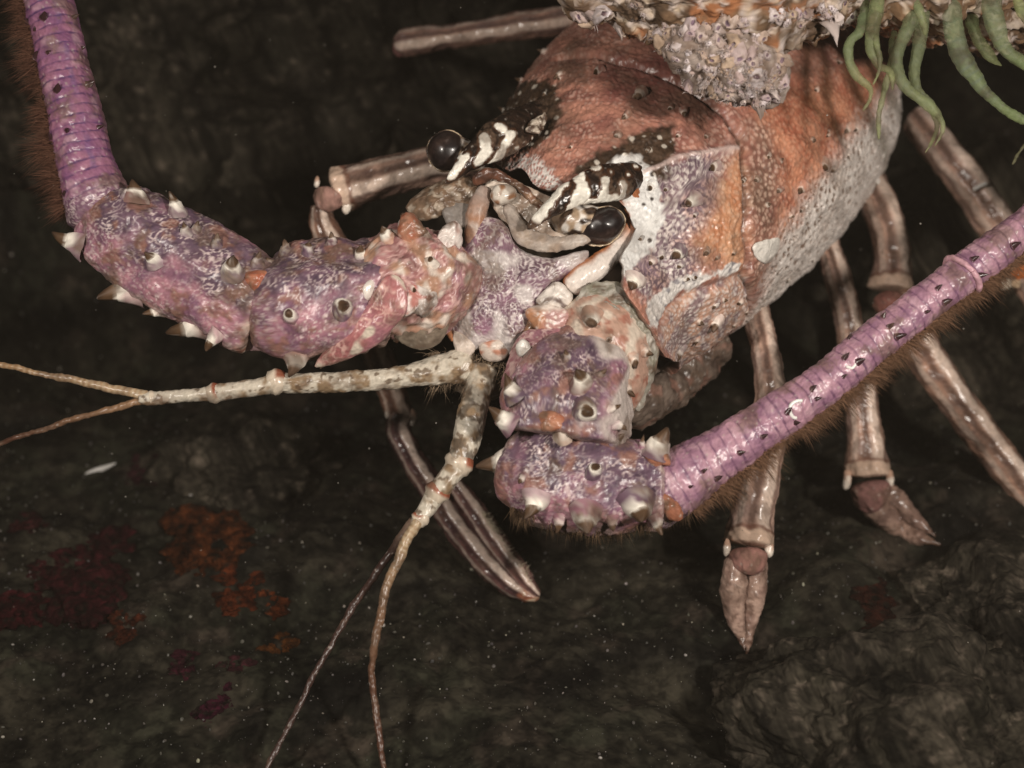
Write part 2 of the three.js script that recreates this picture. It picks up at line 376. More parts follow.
// front rim of the shell
const RIM = [[452, 190], [490, 172], [512, 172], [545, 190], [575, 190], [605, 190], [622, 205], [632, 228], [618, 262], [622, 292], [640, 318], [652, 345], [672, 366]].map(([x, y]) => shellAt(x, y)).sort((p, q) => p[1] - q[1]);
function rimA(th) {
  if (th <= RIM[0][1]) return lerp(RIM[0][0], 40, sm(0, 1.2, RIM[0][1] - th)); const z = RIM[RIM.length - 1];
  if (th >= z[1]) return lerp(z[0], 40, sm(0, 1.0, th - z[1]));
  let i = 0; while (RIM[i + 1][1] < th) i++;
  const f = (th - RIM[i][1]) / ((RIM[i + 1][1] - RIM[i][1]) || 1); return lerp(RIM[i][0], RIM[i + 1][0], f * f * (3 - 2 * f));
}
const poly = (pts) => pts.map(([x, y]) => aq(x, y));
function inside(pg, a, q) {             // signed distance, positive inside
  const bb = pg.bb ??= [Math.min(...pg.map((v) => v[0])) - 30, Math.max(...pg.map((v) => v[0])) + 30, Math.min(...pg.map((v) => v[1])) - 30, Math.max(...pg.map((v) => v[1])) + 30];
  if (a < bb[0] || a > bb[1] || q < bb[2] || q > bb[3]) return -40;
  let d = 1e9, s = -1;
  for (let i = 0, j = pg.length - 1; i < pg.length; j = i++) {
    const [xi, yi] = pg[i], [xj, yj] = pg[j], ex = xj - xi, ey = yj - yi, t = clamp(((a - xi) * ex + (q - yi) * ey) / (ex * ex + ey * ey || 1));
    d = Math.min(d, Math.hypot(a - xi - ex * t, q - yi - ey * t));
    if ((yi > q) !== (yj > q) && a < (xj - xi) * (q - yi) / (yj - yi) + xi) s = -s;
  }
  return s * d;
}
function toLine(pl, a, q) {
  let d = 1e9;
  for (let i = 0; i < pl.length - 1; i++) { const [xi, yi] = pl[i], ex = pl[i + 1][0] - xi, ey = pl[i + 1][1] - yi, t = clamp(((a - xi) * ex + (q - yi) * ey) / (ex * ex + ey * ey || 1)); d = Math.min(d, Math.hypot(a - xi - ex * t, q - yi - ey * t)); }
  return d;
}
const Z = {
  darkL: poly([[500, 92], [530, 80], [562, 90], [560, 130], [535, 155], [500, 160], [480, 140]]),
  darkR: poly([[580, 168], [600, 148], [640, 130], [668, 122], [672, 150], [655, 180], [620, 182], [600, 185]]),
  orangeBand: poly([[722, 158], [740, 150], [743, 215], [744, 285], [720, 268], [692, 244], [712, 210]]),
  eyeWhite: poly([[616, 158], [640, 156], [654, 182], [662, 215], [648, 244], [630, 276], [606, 268], [624, 215]]),
  purple: poly([[645, 165], [690, 152], [735, 146], [722, 185], [700, 235], [690, 290], [640, 300], [615, 275], [640, 240], [652, 205]]),
  whiteArc: poly([[645, 325], [650, 300], [668, 284], [700, 274], [742, 262], [740, 272], [705, 284], [676, 296], [662, 318], [655, 335]]),
  cheek: poly([[662, 322], [680, 298], [710, 285], [744, 276], [748, 312], [700, 356], [672, 366], [655, 345]]),
  strip: poly([[748, 118], [772, 128], [780, 170], [770, 215], [768, 245], [748, 300], [746, 200]]),
  brightOrange: poly([[745, 105], [800, 85], [850, 70], [885, 80], [870, 120], [835, 165], [800, 225], [775, 245], [778, 180], [768, 130]]),
  pitted: [...poly([[768, 262], [790, 222], [812, 190], [845, 140], [880, 100], [915, 40]]), [620, 2.2 * QS], [60, 2.2 * QS]],
  maroon: poly([[610, 60], [660, 50], [700, 70], [690, 110], [640, 115], [610, 95]]),
  midWhite: poly([[505, 170], [525, 158], [548, 165], [560, 180], [552, 196], [520, 186]]),
};
const CERV = poly([[560, 60], [620, 62], [680, 84], [720, 112], [738, 140], [743, 180], [744, 230], [746, 280], [747, 318]]);
const RIDGE = poly([[640, 172], [665, 160], [700, 151], [735, 147]]);
const GROOVE2 = poly([[655, 338], [668, 312], [700, 292], [744, 278]]);
function shellColor(p, a, th) {
  const q = th * QS, wob = 11 * n3(p, 21, 1) + 6 * n3(p, 7, 2), in_ = (z, w = 3) => sm(-w, w, inside(Z[z], a, q) + wob);
  const s2 = [a + 2 * n3(p, 9, 3), q + 2 * n3(p, 9, 6), 0], f1 = cells(s2[0], s2[1], 6.2), gran = sm(0.46, 0.2, f1), fine = n3(p, 3, 5);
  let c = mixc(srgb(142, 90, 78), srgb(190, 130, 108), 0.5 + fbm(p, 34, 3, 6));                     // brownish pink dorsal shell
  c = mixc(c, srgb(216, 174, 156), gran * sm(-0.35, 0.3, n3(p, 22, 8)) * 0.55);
  c = mixc(c, srgb(112, 60, 56), in_('maroon', 26) * 0.8);
  c = mixc(c, srgb(104, 76, 62), sm(0.2, 0.6, fbm(p, 48, 3, 15)) * 0.6);
  const lilac = mixc(srgb(138, 112, 120), srgb(106, 86, 96), 0.5 + fbm(p, 18, 2, 9)), bone = srgb(226, 214, 206), pink = srgb(210, 174, 164);
  const ret = mixc(lilac, mixc(bone, pink, sm(-0.2, 0.3, n3(p, 30, 12))), clamp(gran * 0.8 * sm(-0.5, 0.1, n3(p, 24, 33)) + 0.5 * sm(0.14, 0.04, Math.abs(n3(s2, 6, 14)))));
  c = mixc(c, ret, in_('purple', 9));
  c = mixc(c, mixc(srgb(190, 124, 84), srgb(214, 158, 118), 0.5 + fbm(p, 20, 3, 16)), in_('orangeBand', 17)); c = mixc(c, srgb(226, 190, 160), gran * in_('orangeBand', 8) * 0.3);
  const str = mixc(srgb(118, 88, 74), srgb(206, 174, 152), gran * 0.9); c = mixc(c, str, in_('strip', 18) * 0.8);
  c = mixc(c, mixc(srgb(176, 102, 74), srgb(204, 136, 102), 0.5 + fbm(p, 26, 3, 17) + 0.4 * fine), in_('brightOrange', 20)); c = mixc(c, srgb(222, 170, 138), gran * in_('brightOrange', 10) * 0.3);
  const pit = mixc(srgb(228, 218, 210), srgb(116, 92, 76), sm(0.36, 0.22, cells(s2[0], s2[1], 8.5))); c = mixc(c, mixc(pit, srgb(200, 186, 176), clamp(0.1 + fbm(p, 40, 2, 3))), in_('pitted', 24));
  const ck = mixc(mixc(srgb(194, 148, 124), srgb(140, 114, 116), sm(-0.1, 0.25, n3(p, 20, 18))), bone, clamp(gran * 0.7 + 0.3 * sm(0.14, 0.04, Math.abs(n3(s2, 6, 19)))) * 0.8); c = mixc(c, ck, in_('cheek', 8));
  c = mixc(c, mixc(srgb(224, 218, 212), srgb(150, 146, 150), sm(0.2, 0.5, n3(p, 8, 20))), in_('whiteArc', 3));
  const blk = mixc(srgb(44, 33, 26), srgb(78, 58, 42), 0.5 + n3(p, 10, 22)); const spots = sm(0.3, 0.18, worley(p, 12)[0]);
  c = mixc(c, mixc(blk, srgb(216, 206, 190), spots * 0.85), Math.max(in_('darkL', 6), in_('darkR', 5)));
  c = mixc(c, mixc(srgb(228, 226, 222), srgb(60, 50, 44), sm(0.2, 0.12, worley(p, 16)[0])), in_('eyeWhite', 3));
  c = mixc(c, mixc(srgb(228, 218, 210), srgb(190, 140, 130), gran), in_('midWhite', 4));
  c = mixc(c, srgb(208, 184, 176), sm(3.5, 1, toLine(RIDGE, a, q)) * 0.8);
  c = mixc(c, srgb(58, 44, 36), sm(3, 0.6, Math.abs(toLine(CERV, a, q))) * 0.75);
  return mul(c, 1 + 0.16 * fine + 0.1 * n3(p, 1.9, 7));
}
let carapaceGeo;
{
  const ths = []; for (let th = -Math.PI; th < -1.6; th += 0.05) ths.push(th); for (let th = -1.6; th < -1.1; th += 0.02) ths.push(th); for (let th = -1.1; th < 2.05; th += 0.0057) ths.push(th); for (let th = 2.05; th < 2.25; th += 0.02) ths.push(th); for (let th = 2.25; th < Math.PI; th += 0.05) ths.push(th);
  const ss = []; for (let s = 0; s < 0.86; s += 1 / 560) ss.push(s); for (let s = 0.86; s < 1; s += 1 / 90) ss.push(s); ss.push(1);
  const pos = [], col = [], idx = [], nq = ths.length;
  const inner = [[0.0, 190], [0.5, 170], [0.84, 90], [0.93, 24], [0.965, 3]];      // the hollow front behind the rim
  for (const [k, back] of inner) for (const th of ths) { const p = shellPt(rimA(th) + back, th, k); pos.push(...p); col.push(...mixc(srgb(96, 78, 66), srgb(150, 128, 112), 0.5 + n3(p, 12, 3))); }
  for (const s of ss) for (const th of ths) {
    const a0 = rimA(th), a = a0 + (540 - a0) * (0.12 * s * s + 0.88 * s), p0 = shellPt(a, th), q = th * QS;
    let d = 1.8 * fbm(p0, 26, 3, 2) + 0.5 * n3(p0, 4, 3);
    d -= 7.5 * Math.exp(-((toLine(CERV, a, q) / 5) ** 2)); d += 3 * Math.exp(-((toLine(RIDGE, a, q) / 4.5) ** 2)); d -= 5 * Math.exp(-((toLine(GROOVE2, a, q) / 6) ** 2));
    d += 0.5 * sm(0.5, 0.15, cells(a + 2 * n3(p0, 9, 3), q + 2 * n3(p0, 9, 6), 6.2));
    const pm = sm(-6, 6, inside(Z.pitted, a, q)); if (pm > 0) d -= pm * 2.4 * sm(0.4, 0.15, cells(a + 2 * n3(p0, 9, 3), q + 2 * n3(p0, 9, 6), 8.5));
    d += 5 * sm(14, 0, (a - a0)) * sm(0.8, 1.0, th);                // thickened rim round the eye and the cheek
    const c = body(a, 0, 0), nrm = norm(sub(p0, c)), p = add(p0, mul(nrm, d));
    pos.push(...p); col.push(...shellColor(p0, a, th));
  }
  const nr = ss.length + inner.length;
  for (let i = 0; i < nr - 1; i++) for (let j = 0; j < nq; j++) { const a = i * nq + j, b = i * nq + (j + 1) % nq; idx.push(a, a + nq, b, b, a + nq, b + nq); }
  const v = pos.length / 3, e = body(560, 0, 0); pos.push(...e); col.push(0.1, 0.06, 0.05); for (let j = 0; j < nq; j++) idx.push(v, (nr - 1) * nq + (j + 1) % nq, (nr - 1) * nq + j);
  carapaceGeo = geo(pos, idx, col);
}
// spines: a flared base, a pale collar and a brown horny tip
const BONE = srgb(236, 228, 214), TIP = srgb(96, 70, 46), TIPD = srgb(46, 32, 22);
function spineGeo(b, d, r, L, baseCol, { collar = BONE, tip = TIP } = {}) {
  if (r < 7.5) collar = mixc(collar, baseCol, 0.45);
  r *= rr(0.7, 0.88); L *= rr(0.8, 1.05);
  const ph = rr(0, 6.28), rows = [[r * 1.5, -3], [r * 1.26, L * 0.05], [r * 1.08, L * 0.16], [r * 0.93, L * 0.3], [r * 0.82, L * 0.42], [r * 0.74, L * 0.47], [r * 0.68, L * 0.485], [r * 0.57, L * 0.6], [r * 0.36, L * 0.8], [r * 0.15, L * 0.96], [0.02, L]];
  const side = norm(cross(d, [rr(-1, 1), rr(-1, 1), rr(-1, 1)]));
  return lathe(b, d, rows, { sides: 16, bend: mul(side, L * rr(0.1, 0.34)), relief: (a, i) => 1 + 0.1 * Math.sin(a + ph) + 0.06 * Math.sin(a * 3 + ph),
    color: (p, i, t, a) => { const w = 0.5 + 0.5 * Math.sin(a + ph) + 0.5 * n3(p, 4, 2); const c = i < 2 ? baseCol : i < 6 ? mixc(baseCol, collar, clamp((i - 1.2) * 0.5) * sm(-0.15, 0.3, w + (i - 3.4) * 0.25)) : mixc(mixc(collar, tip, i < 7 ? 0.45 + n3(p, 4, 6) : 1), TIPD, clamp((i - 6.5) * 0.28 + 0.3 * n3(p, 5, 9))); return i < 6 ? mul(mixc(c, mul(BONE, 0.8), 0.35 * sm(0.05, 0.3, n3(p, 3.2, 14)) * (i < 3)), 1 + 0.3 * n3(p, 3, 4)) : c; } });
}
function spines(g, parent, list, baseCol, root = lob) {           // rows [px, py, r, L, towards x, towards y (px), towards the camera]
  const found = list.map((s) => pick(g, s[0], s[1]));
  return list.map((s, i) => {
    const h = found[i], d = s[4] === undefined ? h.n : norm(add(mul(h.n, 0.15), norm([s[4], -s[5], (s[6] ?? 0.5) * 0.7])));
    return [h, spineGeo(sub(h.p, mul(d, h.miss ? s[2] * 0.9 : 1)), d, s[2], s[3], h.c ?? baseCol)];
  });
}
const addSpines = (g, list, baseCol) => spines(g, null, list, baseCol).map((x) => x[1]);
const carSpines = addSpines(carapaceGeo, [
  [683, 113, 5, 11, 0, 1, 2], [651, 186, 5, 10, -1, 1, 2], [694, 200, 8, 22, -1, 0.8, 1], [715, 168, 6, 12, -1, 0.6, 2], [679, 252, 8, 18, -0.6, 1, 1.5], [661, 256, 5, 9, 0, 1, 1.5],
  [650, 262, 4, 8, -1, 1, 2], [632, 282, 11, 14, -0.3, 1, 1.4], [706, 252, 5, 9, 0, 1, 2], [694, 278, 4, 7], [685, 280, 4, 7], [717, 322, 7, 15, -0.5, 1, 1], [680, 350, 7, 17, -0.4, 1, 0.6], [667, 360, 6, 16, -1, 0.6, 0.4],
  [802, 188, 6, 13, -0.6, 0.8, 1.4], [825, 165, 7, 12, -0.6, 0.8, 1.6], [849, 128, 6, 14, -0.7, 0.8, 1], [768, 205, 4, 7], [600, 71, 5, 12, -1, 0.6, 1], [640, 95, 6, 12, -0.7, 1, 1.2], [628, 116, 5, 11, -0.8, 0.8, 1.2],
  [560, 76, 5, 12, -1, 0.4, 0.8], [722, 300, 4, 7], [700, 322, 4, 7], [696, 340, 4, 9, 0, 1, 0.6], [790, 215, 3.5, 6], [812, 140, 4, 7], [780, 160, 3.5, 6], [735, 325, 3, 6, 0, 1, 0.6], [745, 312, 3, 6, 0.3, 1, 0.6], [500, 110, 5, 13, -1, -0.2, 0.3], [520, 80, 5, 12, -1, -0.3, 0.3], [545, 52, 5, 13, -1, -0.4, 0.3],
  ...Array.from({ length: 46 }, () => [rr(540, 880), rr(55, 340), rr(2.4, 4.2), rr(4, 7), -0.6, 0.8, 1.6]).filter(([x, y]) => { const [a, th] = shellAt(x, y); return th < 1.9 && a > rimA(th) + 14 && !pick(carapaceGeo, x, y).miss; }),
], srgb(168, 124, 100));
const carapace = part(lob, 'carapace', carapaceGeo.clone(), M.shell, lob, { film: 0.34, rough: 0.5 });
carSpines.forEach((g) => part(carapace, 'spine', g, M.spine, lob));
{ // the smooth white spot behind the groove
  const h = pick(carapaceGeo, 767, 252), w = toPx(h.p);
  part(carapace, 'white_tubercle', cushion([[752, 250], [758, 243], [768, 240], [778, 238], [781, 245], [776, 256], [768, 264], [758, 261]].map(([x, y]) => { const k = pick(carapaceGeo, x, y); return [x, y, k.p[2] + 3]; }), { front: 6, back: 6, color: (p) => mul(srgb(232, 226, 216), 1 + 0.1 * n3(p, 5)) }), M.gloss, lob);
}

// abdomen, mostly hidden behind the body
part(lob, 'abdomen', sweep([[...body(500, 0, 0), 130], [...body(640, 0, -10), 118], [...body(760, 0, -60), 100], [...body(840, 0, -130), 70]], { rawRows: true, step: 9, round1: 60, relief: (p, t, th, s) => -6 * sm(8, 0, Math.abs((s % 60) - 30)), color: (p) => mul(srgb(120, 74, 56), 1 + 0.4 * fbm(p, 30)) }), M.shell);
// sternum between the legs
part(lob, 'sternum', sweep([[...body(0, -15, -95), 62], [...body(150, -5, -110), 85], [...body(420, 0, -105), 85]], { rawRows: true, step: 7, round0: 40, round1: 60, color: (p) => mul(srgb(120, 100, 84), 1 + 0.5 * fbm(p, 20)) }), M.shell);

// horns over the eyes: black with raised white blotches
const inkDark = (p) => mul(mixc(srgb(30, 23, 20), srgb(50, 36, 28), 0.5 + n3(p, 8, 3)), 1);
const cream = (p) => mul(srgb(236, 230, 216), 1 + 0.14 * n3(p, 5, 8));
function hornColor(blots) {             // blots: px capsules [x0, y0, x1, y1, r]
  const B = blots.map(([x0, y0, x1, y1, r]) => [x0, y0, x1, y1, r]);
  return (g) => { const a = g.attributes.position.array, col = [];
    const pts = B.map(([x0, y0, x1, y1, r]) => [pick(g, x0, y0).p, pick(g, x1, y1).p, r]);
    for (let i = 0; i < a.length; i += 3) {
      const p = [a[i], a[i + 1], a[i + 2]]; let m = 0, rim = 0;
      for (const [u, v, r] of pts) { const e = sub(v, u), t = clamp(dot(sub(p, u), e) / (dot(e, e) || 1)), d = len(sub(p, add(u, mul(e, t)))) + 2.2 * n3(p, 7, 2) + 0.8 * n3(p, 3, 6); m = Math.max(m, sm(r + 0.8, r - 0.8, d)); rim = Math.max(rim, sm(r + 4, r, d)); }
      const c = mixc(mixc(inkDark(p), srgb(110, 66, 34), rim * 0.5), cream(p), m); col.push(...c);
      const k = m * 1.6; a[i + 2] += k;
    }
    g.setAttribute('color', new THREE.Float32BufferAttribute(col, 3)); return g; };
}
const hornR = sweep([[652, 164, -34, 7, 0.7], [638, 174, -2, 14, 0.6], [619, 181, 20, 18.5, 0.55], [598, 185, 34, 17.5, 0.6], [574, 193, 44, 13.5, 0.7], [550, 209, 50, 8.5, 0.9], [534, 223, 52, 5, 1], [527, 230, 52, 1.5, 1]], { step: 1.2, round1: 4, relief: (p) => 0.6 * n3(p, 9, 5) });
part(lob, 'horn', hornColor([[538, 219, 564, 184, 5.6], [578, 174, 583, 192, 6.2], [583, 192, 572, 208, 7], [594, 166, 596, 168, 4.6], [602, 198, 607, 180, 4.4], [614, 200, 600, 204, 7], [586, 204, 602, 203, 6], [622, 196, 624, 184, 3.8], [620, 162, 621, 163, 1.6], [628, 174, 629, 174, 1.4], [612, 172, 612, 173, 1.3], [636, 166, 637, 166, 1.5]])(hornR), M.gloss);
const hornL = sweep([[556, 104, -106, 9, 0.7], [534, 117, -58, 16, 0.6], [514, 130, -28, 21, 0.6], [494, 143, -14, 19, 0.6], [476, 155, -4, 14, 0.7], [462, 167, 2, 9.5, 0.9], [451, 178, 4, 4.5, 1], [446, 184, 4, 1.2, 1]], { step: 1.2, round1: 4, relief: (p) => 0.6 * n3(p, 9, 6) });
part(lob, 'horn', hornColor([[451, 176, 466, 157, 4.6], [484, 137, 486, 150, 5.5], [486, 150, 480, 162, 5], [511, 133, 500, 156, 4.2], [500, 156, 492, 165, 6], [500, 126, 503, 128, 4.6], [455, 148, 458, 158, 2.6], [516, 148, 517, 148, 1.8], [526, 147, 527, 147, 2.2], [522, 158, 523, 158, 1.8], [532, 138, 532, 139, 1.5]])(hornL), M.gloss);
// pale patch at the left horn's root
part(lob, 'horn_base', cushion([[524, 126, -14], [532, 119, -16], [545, 115, -24], [549, 121, -24], [543, 128, -18], [533, 132, -12]], { front: 4, back: 14, relief: (p) => 3 * fbm(p, 7, 3), color: (p) => mixc(srgb(190, 176, 158), srgb(84, 64, 50), sm(-0.25, 0.3, fbm(p, 7, 3, 2))) }), M.shell, lob, { bend: 6, rough: 1.2, film: 0.8 });
// eyes
const eyeBlack = (p) => mul(mixc(srgb(30, 22, 22), srgb(52, 38, 34), sm(-0.2, 0.5, n3(p, 14, 3))), 1 + 0.7 * n3(p, 1.9, 5));
function eye(c, rx, ry, rz, stalk) {
  const pos = [], col = [], idx = [], n = 40, m = 24, cc = P(...c), tilt = -0.42;
  for (let i = 0; i <= m; i++) for (let j = 0; j < n; j++) { const u = Math.PI * i / m, v = 2 * Math.PI * j / n; let x = Math.sin(u) * Math.cos(v) * rx, y = Math.sin(u) * Math.sin(v) * ry; const z = Math.cos(u) * rz; [x, y] = [x * Math.cos(tilt) + y * Math.sin(tilt), -x * Math.sin(tilt) + y * Math.cos(tilt)]; const p = add(cc, [x, y, z]); pos.push(...p); col.push(...eyeBlack(p)); }
  for (let i = 0; i < m; i++) for (let j = 0; j < n; j++) { const a = i * n + j, b = i * n + (j + 1) % n; idx.push(a, a + n, b, b, a + n, b + n); }
  const e = part(lob, 'eye', geo(pos, idx, col), M.eye, lob, { bend: 2, rough: 0, film: 0.05 });
  const ring = []; for (let k = 0; k <= 40; k++) { const v = 2 * Math.PI * k / 40; let x = Math.cos(v) * (rx + 0.6), y = Math.sin(v) * (ry + 0.6); [x, y] = [x * Math.cos(tilt) + y * Math.sin(tilt), -x * Math.sin(tilt) + y * Math.cos(tilt)]; ring.push([...add(cc, [x, y, -1]), 0.75]); }
  part(e, 'eye_rim', sweep(ring, { rawRows: true, step: 1, color: (p) => mixc(srgb(196, 172, 140), srgb(70, 50, 38), sm(-0.2, 0.2, n3(p, 12))) }), M.gloss, lob);
  part(e, 'eyestalk', sweep(stalk, { step: 1.5, round0: 4, color: (p) => mixc(mixc(srgb(176, 150, 122), srgb(230, 222, 212), sm(-0.2, 0.2, n3(p, 9, 3))), srgb(52, 36, 26), sm(0.1, 0.3, n3(p, 11, 9))) }), M.gloss, lob);
}
eye([602, 226, 30], 23, 17.5, 15, [[552, 222, 14, 12], [566, 218, 20, 15], [582, 221, 24, 17], [594, 224, 26, 17]]);
eye([447, 151, -30], 20, 20, 16, [[486, 160, -38, 12], [470, 156, -34, 15], [456, 153, -30, 17]]);
part(lob, 'eye_socket', sweep([[616, 172, 6, 6], [629, 185, 10, 8], [634, 205, 12, 8.5], [630, 228, 14, 9], [618, 248, 20, 10], [600, 264, 30, 12], [580, 279, 36, 13], [566, 290, 38, 9]], { step: 1.4, round0: 6, round1: 8, color: (p, t, th) => mixc(mixc(srgb(186, 112, 62), srgb(140, 82, 46), sm(0.45, 0.1, t)), srgb(226, 214, 204), sm(0.4, 0.6, t) * sm(0.1, 0.75, Math.cos(th + 0.4) + 0.3 * n3(p, 14, 2))) }), M.gloss);

// middle of the face: dark saddle, translucent arch, antennular plate
const brownGlass = (p) => mixc(srgb(112, 70, 50), srgb(60, 40, 32), 0.5 + n3(p, 10));
part(lob, 'saddle', sweep([[474, 184, 8, 5], [482, 177, 14, 6.5], [494, 174, 16, 6], [508, 180, 16, 4], [522, 190, 18, 4], [536, 200, 18, 3.5], [548, 208, 18, 3]], { step: 1.3, round0: 8, round1: 3, color: (p, t) => mixc(brownGlass(p), srgb(176, 140, 110), sm(0.45, 0.9, t) * (0.4 + n3(p, 6))) }), M.shell, lob, { bend: 3, rough: 1, film: 0.8 });
part(lob, 'face_membrane', cushion([[484, 188, 6], [500, 178, 12], [522, 184, 14], [550, 196, 14], [580, 206, 12], [592, 236, 14], [560, 250, 18], [530, 246, 16], [508, 230, 12], [494, 210, 8]], { front: 6, back: 10, color: (p) => mixc(mixc(srgb(172, 150, 132), srgb(220, 206, 190), 0.5 + fbm(p, 12)), srgb(120, 82, 56), sm(0.25, 0.55, fbm(p, 14, 3, 19)) * 0.6), relief: (p) => 2 * fbm(p, 10, 3) }), M.gloss);
part(lob, 'face_knob', cushion([[490, 196, 22], [494, 186, 24], [506, 184, 24], [516, 190, 24], [514, 200, 24], [502, 205, 22], [494, 204, 22]], { front: 9, back: 8, color: (p) => mixc(srgb(216, 206, 192), srgb(150, 104, 68), sm(0.0, 0.45, n3(p, 8, 12))) }), M.gloss);
part(lob, 'rostral_arch', sweep([[508, 204, 16, 5], [512, 218, 24, 7.5, 0.6], [522, 233, 30, 9, 0.55], [540, 242, 34, 9, 0.55], [560, 244, 36, 7.5, 0.55], [580, 241, 36, 6, 0.6], [594, 237, 32, 3.5]], { step: 1.4, relief: (p) => 1.5 * fbm(p, 12, 3), round0: 8, round1: 5, color: (p, t) => mixc(mixc(srgb(176, 160, 148), srgb(220, 206, 192), 0.5 + fbm(p, 14)), srgb(186, 154, 122), sm(0.1, 0.6, fbm(p, 24, 2, 41)) * 0.45) }), M.film, lob, { bend: 2.2, rough: 0.4, film: 0.15 });
part(lob, 'nasal_strip', sweep([[486, 186, 10, 6], [478, 205, 14, 10], [474, 225, 16, 10], [472, 248, 14, 7]], { step: 1.4, round0: 5, round1: 6, color: (p, t) => mixc(mixc(srgb(186, 160, 146), srgb(190, 138, 104), sm(0.2, 0.6, t)), srgb(206, 190, 178), sm(-0.2, 0.6, n3(p, 14))) }), M.film, lob, { film: 0.2 });
// reticulated purple skin
function retic(p, { pale = srgb(212, 190, 190), deep = srgb(128, 92, 112), scale = 4.7, amount = 1, pinkish = 0.5, stretch = [1, 1, 1] } = {}) {
  const s = [p[0] * stretch[0], p[1] * stretch[1], p[2] * stretch[2]];
  const wv = [s[0] + 3.5 * n3(s, 11, 3), s[1] + 3.5 * n3(s, 11, 6), s[2] + 3.5 * n3(s, 11, 9)];
  const line = sm(0.2, 0.06, Math.abs(n3(wv, scale * 1.15, 1))), w = worley(wv, scale * 1.25), dotp = sm(0.42, 0.25, w[0]);
  const zone = n3(p, 30, 4), base = mixc(mixc(deep, mul(deep, 0.62), sm(0, 0.45, n3(p, 24, 14))), srgb(178, 128, 150), sm(0.0, 0.5, zone) * pinkish);
  const c = mixc(base, pale, Math.max(line * sm(-0.45, 0.15, n3(p, 17, 8)), dotp * sm(-0.2, 0.3, -zone)) * 0.8 * amount);
  return mul(c, 1 + 0.14 * n3(p, 2.4, 5));
}
const plateColor = (p) => { const q = toPx(p); return mixc(retic(p, { deep: srgb(128, 96, 110), scale: 4.4, pale: srgb(222, 208, 204), pinkish: 0.4 }), srgb(214, 206, 200), sm(0.05, 0.4, n3(p, 26, 31) + 0.15) * 0.7); };
part(lob, 'antennular_plate', cushion([[470, 228, 10], [480, 218, 14], [500, 222, 20], [520, 246, 26], [548, 258, 30], [588, 250, 30], [578, 268, 32], [552, 288, 34], [536, 312, 34], [522, 340, 32], [508, 356, 30], [488, 346, 26], [470, 352, 20], [452, 340, 14], [444, 318, 8], [446, 296, 6], [456, 262, 8]], { front: 16, back: 20, pow: 4, step: 1.4, centre: [498, 290, 30], color: plateColor, relief: (p) => 0.8 * sm(0.5, 0.1, worley(p, 5)[0]) - 4 * Math.exp(-(((toPx(p)[0] - (520 - (toPx(p)[1] - 240) * 0.22)) / 5) ** 2)) }), M.shell);
part(lob, 'plate_rim', sweep([[462, 262, 20, 4], [452, 282, 18, 5], [446, 304, 16, 5], [446, 326, 16, 4], [454, 342, 20, 3]], { step: 1.4, round0: 4, round1: 4, color: (p) => mul(srgb(178, 116, 74), 1 + 0.3 * n3(p, 6)) }), M.gloss);
part(lob, 'plate_foot', cushion([[452, 330, 20], [466, 336, 26], [476, 346, 28], [470, 358, 26], [456, 352, 22]], { front: 7, back: 6, color: (p) => mul(srgb(214, 198, 184), 1 + 0.3 * n3(p, 6)) }), M.shell);
part(lob, 'plate_foot', cushion([[480, 346, 30], [496, 340, 36], [510, 346, 36], [504, 360, 34], [486, 360, 30]], { front: 7, back: 6, color: (p) => mul(mixc(srgb(214, 198, 184), srgb(190, 130, 104), sm(0, 0.4, n3(p, 9, 4))), 1 + 0.2 * n3(p, 6)) }), M.shell);
part(lob, 'plate_rim', sweep([[552, 292, 40, 4], [540, 308, 42, 5], [530, 326, 42, 5], [520, 344, 40, 4], [512, 356, 38, 3]], { step: 1.4, round0: 4, round1: 4, color: (p) => mul(srgb(164, 112, 76), 1 + 0.3 * n3(p, 6)) }), M.gloss);

// ---------------------------------------------------------------- antennae
// armour of an antenna segment: an indigo band along one side, pink below it with pale dots, cream and rust at the ends and edges
const armour = (th0, o = 0) => (p, t, th) => {
  const d = Math.cos(th - th0) + 0.45 * n3(p, 22, o + 3), dk = sm(0.5, 0.95, d), edge = sm(0.1, -0.5, d);
  let c = mixc(srgb(182, 126, 138), srgb(132, 90, 112), 0.5 + fbm(p, 20, 3, o + 6)); c = mixc(c, mixc(srgb(100, 80, 98), srgb(66, 56, 70), 0.5 + n3(p, 12, 8)), dk * 0.85);
  c = mixc(c, mixc(srgb(168, 132, 108), srgb(206, 186, 168), 0.5 + n3(p, 11, 5)), edge * 0.7);
  const q = [p[0] + 3 * n3(p, 11, 3), p[1] + 3 * n3(p, 11, 6), p[2]], worm = sm(0.17, 0.05, Math.abs(n3(q, 5, o + 1))) * sm(-0.35, 0.1, n3(p, 15, o + 9)), dots = sm(0.36, 0.22, worley(q, 5)[0]);
  const bare = sm(-0.25, 0.25, n3(p, 38, o + 21));
  c = mixc(c, srgb(228, 206, 202), clamp(lerp(Math.max(dots, worm * 0.55), worm, dk)) * (0.3 + 0.55 * bare) * (1 - edge * 0.5));
  c = mixc(c, mixc(srgb(120, 80, 66), srgb(160, 112, 92), 0.5 + n3(p, 7, 31)), sm(0.08, 0.45, fbm(p, 26, 4, o + 41)) * 0.75);
  const e = Math.max(sm(0.12, 0.0, t + 0.07 * n3(p, 12, 7)), sm(0.87, 1.0, t + 0.08 * n3(p, 12, 9)));
  c = mixc(c, mixc(srgb(214, 190, 170), srgb(160, 100, 74), sm(-0.05, 0.3, n3(p, 10, o + 12))), e * 0.9);
  return mul(c, 1 + 0.14 * n3(p, 2.4, 5));
};
